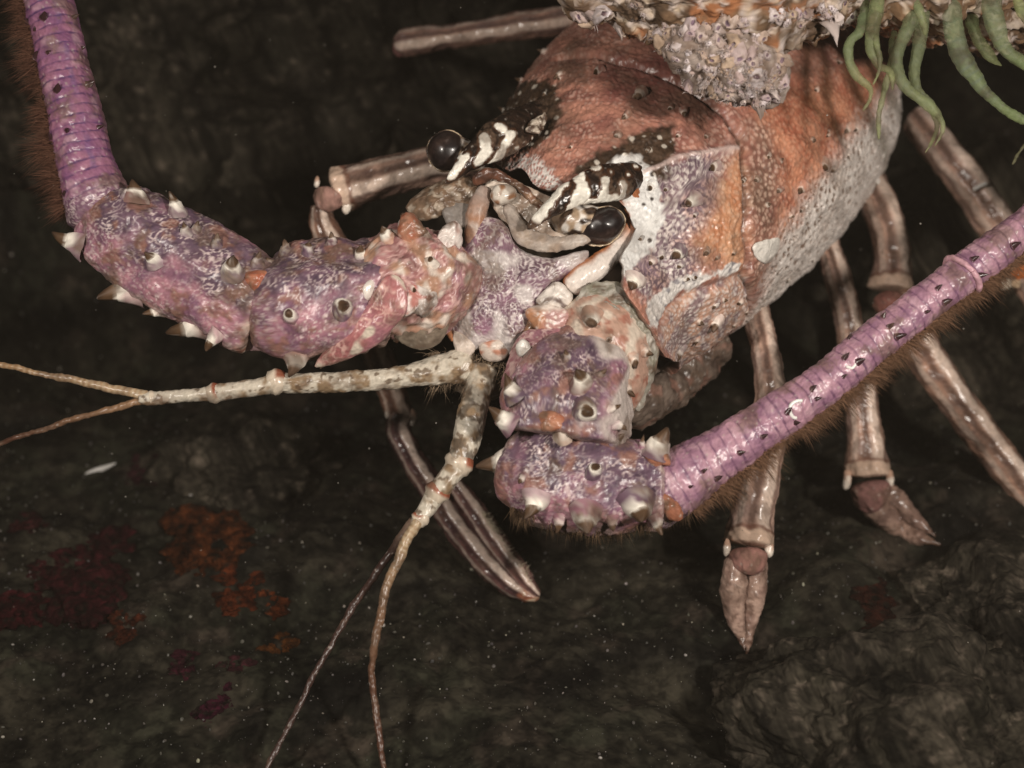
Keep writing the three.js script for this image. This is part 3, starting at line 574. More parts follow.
const setae = (pts, n, L, spread, droop, colA, colB, wd = 0.35) => {   // fine hairs: three-sided tapering blades
  const pos = [], col = [], idx = [];
  for (let i = 0; i < n; i++) {
    const { p, d } = pts(i / n), l = L * rr(0.3, 1.15) * (0.75 + 0.9 * n3(p, 16, 71)), dir = norm(add(d, [rr(-spread, spread), rr(-spread, spread), rr(-spread, spread)]));
    const side = norm(cross(dir, [rr(-1, 1), rr(-1, 1), rr(-1, 1)])), sid2 = cross(dir, side), mid = add(p, mul(dir, l * 0.5)), tip = add(add(p, mul(dir, l)), mul(droop, l * rr(0.2, 1))), w = wd * rr(0.7, 1.3), v = pos.length / 3, c = mixc(colA, colB, rnd());
    for (const [q, k] of [[sub(p, mul(dir, 2)), 1], [mid, 0.75]]) for (const ang of [0, 2.09, 4.19]) pos.push(...add(q, add(mul(side, Math.cos(ang) * w * k), mul(sid2, Math.sin(ang) * w * k))));
    pos.push(...tip); for (let k = 0; k < 7; k++) col.push(...c);
    for (let k = 0; k < 3; k++) { const m = (k + 1) % 3; idx.push(v + k, v + m, v + 3 + k, v + m, v + 3 + m, v + 3 + k, v + 3 + k, v + 3 + m, v + 6); }
  }
  return geo(pos, idx, col);
};
const ringed = (pitch, opt = {}) => ({
  relief: (p, t, th, s) => { const f = (s / pitch + 0.3 * n3(p, 36, 2) + 10) % 1; return 0.9 * Math.sin(Math.PI * f) ** 0.5 - 0.6 + 0.3 * n3(p, 5, 3); },
  color: (p, t, th, s) => {
    const f = (s / pitch + 0.3 * n3(p, 36, 2) + 10) % 1, crease = sm(0.15, 0.03, Math.min(f, 1 - f) + 0.07 * n3(p, 5));
    let c = mixc(opt.a ?? srgb(196, 140, 166), opt.b ?? srgb(164, 112, 148), 0.5 + fbm(p, 22, 3, 7));
    c = mixc(c, srgb(196, 158, 168), sm(0.1, 0.45, n3(p, 15, 5)) * 0.5);
    c = mixc(c, opt.line ?? srgb(104, 60, 108), crease * (0.35 + 0.5 * sm(-0.3, 0.3, n3(p, 13, 44))));
    if (opt.vein) c = mixc(c, srgb(84, 82, 136), sm(0.16, 0.05, Math.abs(Math.atan2(Math.sin(th - opt.vein), Math.cos(th - opt.vein)) + 0.08 * n3(p, 12, 3))) * 0.35 * sm(-0.3, 0.3, n3(p, 22, 61)));
    c = mixc(c, retic(p, {}), sm(opt.fade ?? 45, 15, s));
    return mul(c, 1 + 0.12 * n3(p, 2.5, 9));
  },
});
// right of the picture
const flagR = sweep([[640, 502, 66, 34], [664, 489, 70, 34], [688, 475, 72, 30], [714, 458, 72, 26], [760, 428, 68, 23], [815, 391, 62, 21], [883, 336, 54, 20], [940, 292, 46, 19.5], [1024, 229, 34, 19], [1120, 158, 18, 17], [1260, 60, 0, 13]], { step: 1.25, round0: 10, ...ringed(10.4, { a: srgb(184, 138, 154), b: srgb(146, 104, 128), line: srgb(100, 64, 94) }) });
const fr = flagR.userData.frames;
const pits = (g, rows, len_ = 9, r_ = 3) => rows.map(([x, y, k = 1]) => { const h = pick(g, x, y), d = norm(add(h.n, mul(norm([rr(0.6, 1), rr(0.2, 0.9), rr(0, 0.5)]), rr(0.9, 1.9)))); k *= rr(0.7, 1.15); return lathe(sub(h.p, mul(d, 1)), d, [[r_ * 1.25 * k, 0], [r_ * k, 1.2], [r_ * 0.72 * k, len_ * 0.5 * k], [r_ * 0.3 * k, len_ * 0.85 * k], [0.05, len_ * k]], { sides: 9, color: (p, i) => mul(i ? srgb(58, 36, 38) : srgb(108, 66, 80), 1) }); });
const pitsR = pits(flagR, [[703, 472, 0.6], [717, 478], [741, 452], [764, 437, 0.7], [788, 412, 0.9], [797, 421, 1], [812, 390, 1.1], [817, 399, 0.9], [845, 358, 0.9], [860, 362, 1], [844, 377, 0.8], [891, 326, 1.1], [898, 336, 1.1], [926, 312, 0.8], [938, 288, 1.1], [945, 302, 1.2], [980, 275, 1.3], [974, 258, 1.1], [1014, 245, 1.2], [1003, 270, 0.8], [690, 486, 0.7], [750, 466, 0.7], [772, 452, 0.8], [830, 408, 0.7], [915, 345, 0.7], [850, 338, 0.8], [884, 316, 0.7]]);
const antR = part(lob, 'antenna', flagR, M.shell);
pitsR.forEach((g) => part(antR, 'bristle', g, M.gloss, lob));
{
  const along = (t) => fr[Math.floor(clamp(t, 0, 0.999) * fr.length)];
  part(antR, 'setae', setae(() => { const f = along(rr(0.05, 0.86)), th = rr(-0.5, 0.75) + (f.B[1] > 0 ? -Math.PI / 2 : Math.PI / 2), d = add(mul(f.N, Math.cos(th)), mul(f.B, Math.sin(th))); return { p: add(f.q.slice(0, 3), mul(d, f.r * 0.98)), d: norm(add(d, mul(f.T, 0.5))) }; }, 11000, 23, 0.6, [0.15, -0.3, 0], srgb(104, 74, 52), srgb(150, 112, 84), 0.24), M.hair, lob, SOFT).userData.kind = 'stuff';
}
// ring-shaped fold round the flagellum
{
  const f = fr.reduce((b, x) => Math.abs(toPx(x.q)[0] - 962) < Math.abs(toPx(b.q)[0] - 962) ? x : b), rows = [];
  for (let k = 0; k <= 30; k++) { const a = 2 * Math.PI * k / 30; rows.push([...add(f.q.slice(0, 3), add(mul(f.N, Math.cos(a) * (f.r + 1)), add(mul(f.B, Math.sin(a) * (f.r + 1.5)), mul(f.T, 4 * Math.sin(a + 1)))))
    , 3]); }
  part(antR, 'scar_ring', sweep(rows, { rawRows: true, step: 1.3, color: (p) => mul(srgb(206, 156, 168), 1 + 0.2 * n3(p, 5)) }), M.shell, lob);
}
// peduncle on the right: basal dome, upper arm, elbow
const domeC = (p) => { const q = n3(p, 18, 3); return mul(mixc(mixc(srgb(186, 148, 128), srgb(206, 190, 172), sm(-0.1, 0.3, q)), srgb(162, 96, 76), sm(0.12, 0.4, fbm(p, 16, 3, 8)) * 0.8), 1 + 0.2 * n3(p, 3, 6)); };
const dome = sweep([[594, 296, 16, 22], [598, 316, 26, 42], [602, 345, 32, 51], [598, 376, 34, 50], [588, 404, 36, 42]], { step: 1.5, round0: 20, round1: 12, color: domeC, relief: (p, t, th, s) => 1.2 * fbm(p, 14, 3) - 3 * Math.exp(-(((s - 66) / 4) ** 2)) });
const domeSp = addSpines(dome, [[591, 318, 11, 20, -0.1, 1, 1.4], [633, 361, 7, 12, 0.6, 0.8, 1.2], [645, 352, 6, 11, 1, 0.6, 0.6], [627, 388, 6, 12, 0.6, 1, 0.6], [608, 340, 4, 7], [560, 372, 5, 10, -0.5, 1, 0.6]], srgb(186, 140, 116));
const seg1 = part(antR, 'peduncle_segment', dome, M.shell, lob); domeSp.forEach((g) => part(antR, 'spine', g, M.spine, lob, { bend: 2.2, rough: 0.8, film: 0.8 }));
part(antR, 'membrane_flap', cushion([[574, 304, 52], [584, 288, 54], [604, 280, 56], [626, 286, 56], [644, 306, 54], [655, 336, 50], [657, 368, 46], [646, 402, 44], [637, 412, 44], [632, 396, 50], [640, 360, 58], [634, 330, 64], [616, 308, 66], [594, 300, 62]], { front: 7, back: 14, centre: [632, 322, 62], color: (p) => mixc(mixc(srgb(150, 144, 124), srgb(206, 200, 188), 0.5 + fbm(p, 16, 3, 4)), srgb(150, 116, 92), sm(0.1, 0.5, fbm(p, 14, 3, 34)) * 0.6), relief: (p) => 2.5 * fbm(p, 12, 3) }), M.film, lob, { bend: 4, rough: 1, film: 0.9 });
part(antR, 'joint_fold', cushion([[536, 300, 46], [546, 288, 46], [560, 282, 44], [570, 290, 44], [572, 302, 46], [562, 310, 50], [546, 308, 50]], { front: 8, back: 8, color: (p) => mixc(srgb(222, 212, 202), srgb(120, 104, 98), sm(0.05, 0.35, n3(p, 9, 8))) }), M.shell, lob, { bend: 4, rough: 1.1, film: 0.85 });
part(antR, 'joint_fold', cushion([[526, 310, 50], [540, 304, 52], [556, 306, 54], [570, 312, 54], [572, 322, 54], [556, 330, 56], [538, 330, 54], [528, 322, 52]], { front: 8, back: 8, color: (p) => mixc(mixc(srgb(186, 128, 88), srgb(174, 128, 122), sm(-4, 10, toPx(p)[0] - 540 + 8 * n3(p, 8))), srgb(230, 214, 202), Math.max(sm(0.4, 0.2, worley(p, 6)[0]) * 0.9, sm(314, 306, toPx(p)[1] + 4 * n3(p, 7)))) }), M.shell, lob);
part(antR, 'joint_plate', cushion([[516, 338, 50], [526, 330, 54], [552, 328, 58], [576, 330, 60], [584, 344, 60], [560, 356, 62], [536, 364, 60], [524, 384, 56], [510, 398, 50], [502, 384, 46], [508, 360, 46]], { front: 9, back: 10, centre: [534, 350, 58], color: (p) => retic(p, { deep: srgb(158, 104, 112), pale: srgb(222, 190, 182), pinkish: 0.4, scale: 5.5 }) }), M.shell, lob);
part(antR, 'white_tubercle', cushion([[516, 346, 66], [522, 338, 68], [529, 343, 68], [529, 353, 68], [520, 357, 66]], { front: 7, back: 4, color: (p) => srgb(236, 232, 224) }), M.gloss, lob);
part(antR, 'joint_fold', cushion([[520, 392, 62], [530, 370, 66], [548, 358, 66], [558, 362, 66], [552, 376, 68], [536, 388, 68], [526, 400, 66]], { front: 5, back: 6, color: (p) => mul(srgb(168, 106, 92), 1 + 0.3 * n3(p, 6)) }), M.shell, lob, { bend: 4, rough: 1.1, film: 0.85 });
const knobby = (k) => (t, th) => 1 + 0.06 * Math.cos(3 * th + k + 2 * t) + 0.04 * Math.cos(5 * th + 2 * k) + 0.02 * Math.cos(7 * th - 5 * t) - 0.05 * Math.exp(-(((t - 0.8) / 0.04) ** 2)) - 0.04 * Math.exp(-(((t - 0.17) / 0.04) ** 2));
const armC = (p) => mixc(retic(p, { deep: srgb(112, 86, 106), scale: 4.5, pinkish: 0.25, stretch: [0.75, 1.15, 1] }), srgb(206, 194, 184), sm(0.1, 0.45, n3(p, 34, 23) + (p[0] - 62) * 0.012) * 0.85);
const armK = armour(0.35, 1), arm = sweep([[596, 346, 36, 36], [586, 366, 48, 50], [574, 394, 58, 60], [565, 420, 66, 65], [561, 440, 68, 63]], { step: 1.3, round0: 12, round1: 6, shape: knobby(1), color: (p, t, th) => mixc(armK(p, t, th), armC(p), sm(0.1, 0.5, n3(p, 34, 23) + (p[0] - 62) * 0.012)), relief: (p) => 1.3 * fbm(p, 16, 3, 4) + 0.4 * n3(p, 4) });
const armSp = addSpines(arm, [[581, 384, 12, 22, 0, -1, 1.6], [586, 411, 12, 14, 0.1, 0.2, 3], [514, 396, 11, 26, -0.7, -1, 0.3], [508, 424, 12, 26, -0.9, -0.6, 0.3], [602, 374, 5, 9, 0.5, -0.4, 1], [562, 436, 7, 15, 0.1, -1, 1.4], [612, 408, 5, 12, 1, -0.3, 0.4], [566, 358, 6, 12, 0.3, -1, 1], [618, 426, 5, 11, 1, 0.2, 0.4]], srgb(206, 190, 176));
part(antR, 'peduncle_segment', arm, M.shell, lob); armSp.forEach((g) => part(antR, 'spine', g, M.spine, lob, { bend: 2.2, rough: 0.8, film: 0.8 }));
part(antR, 'joint_fold', cushion([[538, 416, 118], [546, 410, 120], [556, 412, 120], [566, 422, 118], [560, 432, 120], [546, 434, 120], [540, 428, 118]], { front: 8, back: 10, color: (p) => mul(mixc(srgb(158, 92, 64), srgb(186, 130, 100), 0.5 + n3(p, 9)), 1) }), M.shell, lob, { bend: 4, rough: 1.1, film: 0.85 });
const elbC = (p) => retic(p, { deep: srgb(116, 86, 108), scale: 4.7, pinkish: 0.6, stretch: [1.25, 0.8, 1] });
const elbow = sweep([[506, 458, 40, 26], [526, 468, 52, 42], [556, 477, 62, 49], [592, 482, 70, 49], [626, 485, 72, 45], [650, 488, 72, 41], [664, 488, 72, 40]], { step: 1.3, round0: 16, round1: 6, shape: knobby(2), color: armour(-0.55, 2), relief: (p) => 1.3 * fbm(p, 16, 3, 8) + 0.4 * n3(p, 4) });
const elbSp = addSpines(elbow, [[593, 470, 9, 15, 0.2, -1, 2], [535, 500, 14, 26, -0.2, 1, 0.7], [587, 512, 15, 28, 0, 1, 0.8], [638, 502, 18, 30, 0.2, 1, 1.1], [494, 462, 17, 36, -1, 0.1, 0.2], [523, 478, 4, 9, -0.5, 0.3, 1], [656, 450, 14, 32, 0.4, -1, 0.4], [616, 442, 6, 13, 0.8, -0.5, 0.5], [655, 520, 8, 18, 0.4, 1, 0.5], [560, 520, 6, 14, -0.1, 1, 0.4], [612, 520, 6, 13, 0.1, 1, 0.4], [642, 446, 5, 14, -0.2, -1, 0.3]], srgb(192, 160, 140));
part(antR, 'peduncle_segment', elbow, M.shell, lob); elbSp.forEach((g) => part(antR, 'spine', g, M.spine, lob, { bend: 2.2, rough: 0.8, film: 0.8 }));
part(antR, 'joint_fold', cushion([[646, 450, 100], [656, 446, 102], [668, 452, 100], [670, 462, 100], [656, 466, 104], [648, 460, 104]], { front: 7, back: 8, color: (p) => mul(srgb(176, 112, 82), 1 + 0.3 * n3(p, 6)) }), M.shell, lob, { bend: 4, rough: 1.1, film: 0.85 });
part(antR, 'joint_fold', cushion([[656, 500, 104], [664, 494, 104], [678, 506, 100], [682, 518, 98], [668, 520, 100]], { front: 6, back: 8, color: (p) => mul(srgb(152, 94, 68), 1 + 0.3 * n3(p, 6)) }), M.shell, lob, { bend: 4, rough: 1.1, film: 0.85 });
part(antR, 'setae', setae(() => { const x = rr(510, 690); return { p: P(x, 506 + 16 * Math.sin((x - 500) / 200 * Math.PI), rr(40, 92)), d: norm([rr(-0.3, 0.3), -1, rr(-0.2, 0.4)]) }; }, 3200, 19, 0.35, [0.05, -0.1, 0], srgb(84, 64, 46), srgb(126, 100, 74), 0.32), M.hair, lob, SOFT).userData.kind = 'stuff';

// left of the picture
const flagL = sweep([[106, 222, 4, 33], [97, 200, 4, 34], [86, 166, 2, 29], [75, 116, -6, 27.5], [63, 66, -16, 26], [51, 12, -28, 25], [36, -60, -46, 25], [16, -160, -80, 22]], { step: 1.25, round0: 12, ...ringed(9.6, { a: srgb(160, 104, 130), b: srgb(132, 82, 120), line: srgb(72, 46, 94), vein: 0.45 }) });
const fl = flagL.userData.frames;
const pitsL = pits(flagL, [[43, 18, 1.2], [28, 24, 1], [73, 18, 0.9], [48, 52, 0.7], [36, 57, 1], [82, 48, 0.9], [57, 90, 1.1], [44, 97, 1], [88, 84, 1.2], [66, 131, 0.8], [52, 137, 1], [98, 126, 0.7], [57, 176, 1], [64, 194, 0.7], [34, 30, 0.8], [50, 116, 0.6]]);
const antL = part(lob, 'antenna', flagL, M.shell); pitsL.forEach((g) => part(antL, 'bristle', g, M.gloss, lob));
part(antL, 'setae', setae(() => { const f = fl[Math.floor(rr(0.05, 0.75) * fl.length)], s = f.B[0] < 0 ? 1 : -1, th = s * Math.PI / 2 + rr(-0.8, 0.6), d = add(mul(f.N, Math.cos(th)), mul(f.B, Math.sin(th))); return { p: add(f.q.slice(0, 3), mul(d, f.r * 0.98)), d }; }, 7500, 28, 0.55, [-0.2, -0.2, -0.2], srgb(84, 52, 40), srgb(120, 82, 62), 0.25), M.hair, lob, SOFT).userData.kind = 'stuff';
const upL = sweep([[268, 312, 20, 44], [250, 303, 20, 50], [220, 284, 18, 50], [180, 262, 14, 50], [144, 242, 10, 48], [118, 226, 6, 43], [98, 212, 2, 33], [88, 204, 0, 22]], { step: 1.3, round0: 5, round1: 18, shape: knobby(3), color: armour(0.55, 3), relief: (p) => 1.4 * fbm(p, 16, 3, 5) + 0.4 * n3(p, 4) });
const upLSp = addSpines(upL, [[80, 246, 15, 36, -1, -0.35, 0.2], [122, 292, 16, 38, -1, 0.1, 0.2], [186, 330, 16, 36, -1, 0.1, 0.2], [153, 260, 9, 15, -0.4, -0.7, 1.6], [232, 272, 11, 19, 0.1, -1, 1.4], [176, 212, 10, 26, -0.1, -1, 0.3], [186, 232, 6, 14, -0.4, -0.8, 0.8], [216, 244, 6, 13, 0.1, -1, 0.4], [136, 198, 12, 24, 0.1, -1, 0.3], [150, 318, 9, 22, -0.9, 0.3, 0.2], [216, 336, 8, 18, -0.6, 0.8, 0.3], [196, 228, 5, 12, 0.4, -0.8, 0.3], [128, 196, 7, 18, 0.4, -0.9, 0.3], [258, 262, 6, 13, 0, -1, 0.5]], srgb(196, 150, 128));
part(antL, 'peduncle_segment', upL, M.shell, lob); upLSp.forEach((g) => part(antL, 'spine', g, M.spine, lob, { bend: 2.2, rough: 0.8, film: 0.8 }));
part(antL, 'joint_fold', cushion([[102, 206, 32], [108, 196, 34], [124, 198, 36], [132, 210, 38], [122, 220, 40], [108, 218, 38]], { front: 9, back: 10, color: (p) => mul(mixc(srgb(186, 136, 104), srgb(160, 104, 80), 0.5 + n3(p, 7)), 1) }), M.shell, lob, { bend: 4, rough: 1.1, film: 0.85 });
part(antL, 'joint_fold', cushion([[246, 280, 58], [252, 272, 60], [268, 270, 60], [276, 278, 58], [272, 290, 58], [254, 292, 60]], { front: 9, back: 12, color: (p) => mul(mixc(srgb(166, 90, 62), srgb(190, 124, 92), 0.3 + n3(p, 8)), 1) }), M.shell, lob, { bend: 4, rough: 1.1, film: 0.85 });
part(antL, 'joint_membrane', cushion([[256, 290, 46], [266, 300, 46], [272, 325, 40], [266, 348, 34], [240, 350, 28], [232, 340, 30], [250, 322, 40]], { front: 6, back: 14, color: (p) => mul(mixc(srgb(164, 132, 140), srgb(190, 152, 150), 0.5 + n3(p, 14)), 1) }), M.gloss, lob);
const midL = sweep([[248, 306, 2, 28], [272, 306, 12, 42], [292, 306, 26, 55], [316, 303, 30, 57], [344, 300, 30, 57], [368, 296, 26, 55], [384, 294, 22, 52]], { step: 1.3, round0: 10, round1: 5, shape: knobby(4), color: armour(-0.75, 4), relief: (p) => 1.4 * fbm(p, 16, 3, 9) + 0.4 * n3(p, 4) });
const midLSp = addSpines(midL, [[291, 313, 9, 13, -0.4, -0.4, 2.4], [342, 308, 10, 14, 0.3, -0.5, 2], [360, 256, 8, 15, 0, -1, 1.2], [308, 252, 7, 14, 0.1, -1, 0.4], [332, 242, 6, 14, 0, -1, 0.3], [285, 250, 7, 15, -0.2, -1, 0.4], [296, 358, 13, 22, 0, 1, 0.5], [320, 358, 6, 12, -0.2, 1, 0.4], [270, 262, 5, 10, -0.4, -1, 0.4]], srgb(206, 178, 164));
part(antL, 'peduncle_segment', midL, M.shell, lob); midLSp.forEach((g) => part(antL, 'spine', g, M.spine, lob, { bend: 2.2, rough: 0.8, film: 0.8 }));
part(antL, 'white_tubercle', cushion([[362, 288, 82], [370, 280, 80], [376, 284, 78], [374, 296, 78], [364, 300, 80]], { front: 5, back: 8, color: (p) => mul(srgb(226, 216, 206), 1 + 0.1 * n3(p, 5)) }), M.gloss, lob);
const baseL = sweep([[384, 292, 16, 50], [402, 286, 24, 58], [424, 280, 22, 56], [446, 270, 14, 46], [462, 256, 4, 32]], { step: 1.4, round0: 8, round1: 16, color: (p) => mixc(retic(p, { deep: srgb(166, 110, 108), pale: srgb(216, 176, 168), scale: 6, pinkish: 0.6 }), mixc(srgb(178, 134, 108), srgb(216, 200, 186), sm(-0.1, 0.3, n3(p, 12, 4))), sm(-0.1, 0.35, n3(p, 17, 6))), relief: (p) => 4.5 * fbm(p, 18, 4, 2) + 0.8 * n3(p, 4) });
const baseLSp = addSpines(baseL, [[406, 226, 9, 16, -0.3, -1, 0.6], [424, 234, 6, 10, 0.2, -0.6, 1.5], [388, 238, 8, 14, -0.6, -0.8, 0.6], [412, 290, 5, 9], [432, 262, 6, 9]], srgb(190, 120, 84));
part(antL, 'peduncle_segment', baseL, M.shell, lob); baseLSp.forEach((g) => part(antL, 'spine', g, M.spine, lob, { bend: 2.2, rough: 0.8, film: 0.8 }));
part(antL, 'joint_plate', cushion([[314, 366, 52], [330, 346, 62], [352, 322, 72], [372, 296, 80], [388, 276, 84], [402, 282, 84], [406, 306, 82], [392, 332, 76], [364, 352, 66], [336, 364, 58]], { front: 10, back: 16, centre: [366, 328, 74], color: (p) => mixc(retic(p, { deep: srgb(172, 104, 104), pale: srgb(222, 178, 166), scale: 6.5, pinkish: 0.3 }), srgb(206, 190, 172), sm(0.2, 0.45, n3(p, 16, 7))) }), M.shell, lob);
part(antL, 'joint_fold', cushion([[398, 222, 62], [406, 214, 62], [420, 222, 62], [424, 236, 64], [412, 242, 66], [400, 236, 66]], { front: 7, back: 10, color: (p) => mul(mixc(srgb(162, 94, 66), srgb(190, 140, 112), 0.4 + n3(p, 9)), 1) }), M.shell, lob, { bend: 4, rough: 1.1, film: 0.85 });
part(antL, 'joint_fold', cushion([[436, 240, 50], [444, 226, 48], [456, 222, 44], [464, 232, 42], [462, 252, 44], [450, 262, 50], [440, 256, 52]], { front: 9, back: 10, color: (p) => mixc(srgb(216, 204, 196), srgb(170, 140, 130), sm(0, 0.4, n3(p, 10, 5))) }), M.shell, lob, { bend: 4, rough: 1.1, film: 0.85 });
part(antL, 'joint_fold', cushion([[428, 262, 62], [440, 256, 62], [456, 262, 56], [462, 274, 52], [450, 286, 56], [434, 282, 62]], { front: 8, back: 10, color: (p) => mixc(srgb(196, 136, 92), srgb(224, 210, 196), sm(-0.05, 0.3, n3(p, 9, 15))) }), M.shell, lob, { bend: 4, rough: 1.1, film: 0.85 });
part(antL, 'joint_fold', cushion([[402, 314, 76], [406, 292, 80], [420, 284, 78], [434, 290, 74], [438, 308, 68], [426, 318, 70], [412, 312, 76]], { front: 8, back: 12, color: (p) => mixc(srgb(226, 214, 206), srgb(186, 118, 108), sm(0, 0.3, n3(p, 9, 25))) }), M.shell, lob, { bend: 4, rough: 1.1, film: 0.85 });
part(antL, 'joint_membrane', cushion([[404, 318, 60], [424, 318, 62], [444, 300, 50], [450, 320, 40], [440, 342, 36], [420, 350, 40], [400, 342, 48], [392, 330, 54]], { front: 7, back: 14, color: (p) => mul(mixc(srgb(166, 150, 130), srgb(112, 96, 80), 0.5 + fbm(p, 14)), 1) }), M.film, lob);
part(lob, 'leg_base', sweep([[600, 396, -20, 20], [636, 402, -60, 26], [668, 384, -110, 26], [716, 336, -170, 30]], { step: 1.8, round0: 14, round1: 14, relief: (p, t) => 5 * fbm(p, 20, 4) - 5 * Math.exp(-(((t - 0.45) / 0.05) ** 2)), color: (p) => mixc(mixc(srgb(120, 104, 92), srgb(70, 56, 48), 0.5 + fbm(p, 18)), srgb(150, 108, 92), sm(0.1, 0.5, fbm(p, 24, 3, 8)) * 0.6) }), M.shell);
// grey scale beside the left antenna base
part(lob, 'antennal_scale', cushion([[442, 212, 6], [450, 204, 4], [464, 200, 2], [474, 206, 4], [470, 222, 8], [456, 228, 10], [446, 224, 8]], { front: 5, back: 6, color: (p) => mul(srgb(150, 140, 132), 1 + 0.2 * n3(p, 8)) }), M.film);
part(lob, 'cheek_patch', cushion([[406, 206, -20], [424, 190, -18], [446, 180, -10], [470, 178, -6], [478, 196, 0], [466, 208, 0], [444, 216, 0], [420, 220, -8]], { front: 12, back: 20, relief: (p) => 2.4 * fbm(p, 9, 3), color: (p) => mixc(mixc(srgb(92, 74, 58), srgb(140, 112, 88), 0.5 + n3(p, 9)), srgb(196, 180, 160), sm(0.1, 0.4, fbm(p, 9, 3, 27)) * 0.7) }), M.shell);

// ---------------------------------------------------------------- antennules
const anlC = (p, t, th, s) => { const b = mixc(srgb(198, 188, 170), srgb(140, 116, 88), sm(-0.1, 0.4, fbm(p, 20, 3, 3))); return mul(mixc(b, srgb(96, 74, 52), sm(0.3, 0.42, fbm(p, 9, 2, 13)) * 0.8), 1 + 0.15 * n3(p, 3)); };
const whipC = (p, t, th, s) => mul(mixc(srgb(196, 178, 146), srgb(150, 116, 80), 0.5 + 0.5 * Math.sin(s * 1.1) * 0.4 + t * 0.6), 1 + 0.2 * n3(p, 6));
const whipD = (p, t) => mul(mixc(srgb(150, 116, 84), srgb(84, 54, 40), t * 1.4), 1 + 0.2 * n3(p, 6));
const jointRing = (root, x, y, z, r, dir) => { const ph = rr(0, 6); return part(root, 'joint', lathe(P(x, y, z), [dir[0], -dir[1], dir[2] ?? 0], [[r * 0.6, -r * 0.75], [r * 0.82, -r * 0.5], [r * 0.96, -r * 0.15], [r * 0.98, r * 0.1], [r * 0.85, r * 0.3], [r * 0.78, r * 0.6], [r * 0.5, r * 0.8]], { sides: 30, relief: (a, i) => 1 + 0.07 * Math.sin(a * 2 + ph + i * 0.5), color: (p, i, t, a) => mul(mixc(srgb(206, 190, 168), srgb(148, 82, 56), (i < 3 ? 1 : 0) * sm(-0.3, 0.5, Math.sin(a + ph) + n3(p, 6))), 1 + 0.2 * n3(p, 4)) }), M.gloss, lob); };
const ann1 = part(lob, 'antennule', sweep([[474, 366, 14, 19], [452, 368, 20, 17], [420, 374, 30, 12], [380, 379, 36, 10.5], [330, 383, 40, 9.6], [276, 383, 44, 10.5]], { step: 1.2, round0: 10, color: anlC, relief: (p) => 0.8 * fbm(p, 14) }), M.shell);
jointRing(ann1, 277, 382, 44, 13, [-1, 0.05]);
part(ann1, 'antennule_segment', sweep([[276, 383, 44, 9.5], [250, 388, 48, 8.4], [215, 393, 50, 8.2]], { step: 1.2, color: anlC }), M.shell, lob); jointRing(ann1, 214, 393, 50, 9.6, [-1, 0.15]);
part(ann1, 'antennule_segment', sweep([[214, 393, 50, 7.2], [180, 396, 50, 6.2], [150, 399, 50, 6.6], [140, 399, 50, 5]], { step: 1.2, color: anlC }), M.shell, lob); jointRing(ann1, 152, 398, 50, 7, [-1, 0.1]);
part(ann1, 'flagellum', sweep([[148, 397, 50, 4.8], [110, 388, 50, 4], [60, 377, 48, 3.4], [0, 365, 44, 2.8], [-80, 350, 36, 2]], { step: 1, color: whipC }), M.shell, lob);
part(ann1, 'flagellum', sweep([[146, 401, 48, 4.6], [110, 409, 44, 3.6], [60, 424, 34, 3], [0, 443, 20, 2.5], [-80, 470, 0, 1.8]], { step: 1, color: whipD }), M.shell, lob);
const ann2 = part(lob, 'antennule', sweep([[484, 368, 18, 16], [480, 386, 30, 14], [472, 420, 42, 14.5], [464, 446, 50, 13.5], [459, 462, 54, 13]], { step: 1.2, round0: 8, color: (p, t, th, s) => mixc(anlC(p), srgb(86, 74, 62), sm(0, 0.35, fbm(p, 18, 3, 33)) * 0.8), relief: (p) => 0.8 * fbm(p, 14) }), M.shell);
jointRing(ann2, 459, 463, 54, 15, [-0.4, 1]);
part(ann2, 'antennule_segment', sweep([[458, 464, 54, 11.5], [448, 478, 58, 10.5], [437, 492, 60, 11]], { step: 1.2, color: anlC }), M.shell, lob); jointRing(ann2, 437, 492, 60, 12.5, [-0.6, 1]);
part(ann2, 'antennule_segment', sweep([[436, 494, 60, 9], [426, 508, 64, 8], [418, 520, 66, 8]], { step: 1.2, color: anlC }), M.shell, lob); jointRing(ann2, 420, 518, 66, 9, [-0.6, 1]);
part(ann2, 'flagellum', sweep([[418, 520, 68, 6], [404, 545, 72, 5.2], [388, 585, 78, 4.4], [375, 640, 82, 3.8], [373, 690, 82, 3.3], [380, 740, 98, 3], [388, 800, 120, 2.4]], { step: 1, color: (p, t, th, s) => mixc(whipC(p, t, th, s), whipD(p, t), sm(0.15, 0.45, t)) }), M.shell, lob);
part(ann2, 'flagellum', sweep([[414, 520, 62, 5.6], [400, 540, 56, 4.4], [378, 572, 50, 3.8], [350, 612, 50, 3.2], [312, 680, 72, 2.8], [268, 768, 104, 2.4], [245, 820, 126, 1.8]], { step: 1, color: (p, t) => mixc(srgb(150, 124, 106), srgb(66, 46, 40), sm(0, 0.25, t)) }), M.shell, lob);
// bearded mouthparts below the plate
part(lob, 'mouthpart', sweep([[452, 352, -10, 20], [470, 372, -6, 24], [492, 380, 0, 20], [505, 372, 4, 12]], { step: 2, round0: 12, round1: 8, color: (p) => mul(srgb(120, 102, 84), 1 + 0.5 * fbm(p, 10)), relief: (p) => 3 * fbm(p, 12, 3) }), M.shell);
part(lob, 'beard', setae(() => ({ p: P(rr(428, 505), rr(352, 384), rr(-4, 26)), d: norm([rr(-0.6, 0.2), rr(-1, 0.1), rr(0, 0.5)]) }), 1600, 20, 0.5, [-0.1, -0.2, 0], srgb(110, 88, 66), srgb(164, 142, 116), 0.32), M.hair, lob, SOFT).userData.kind = 'stuff';

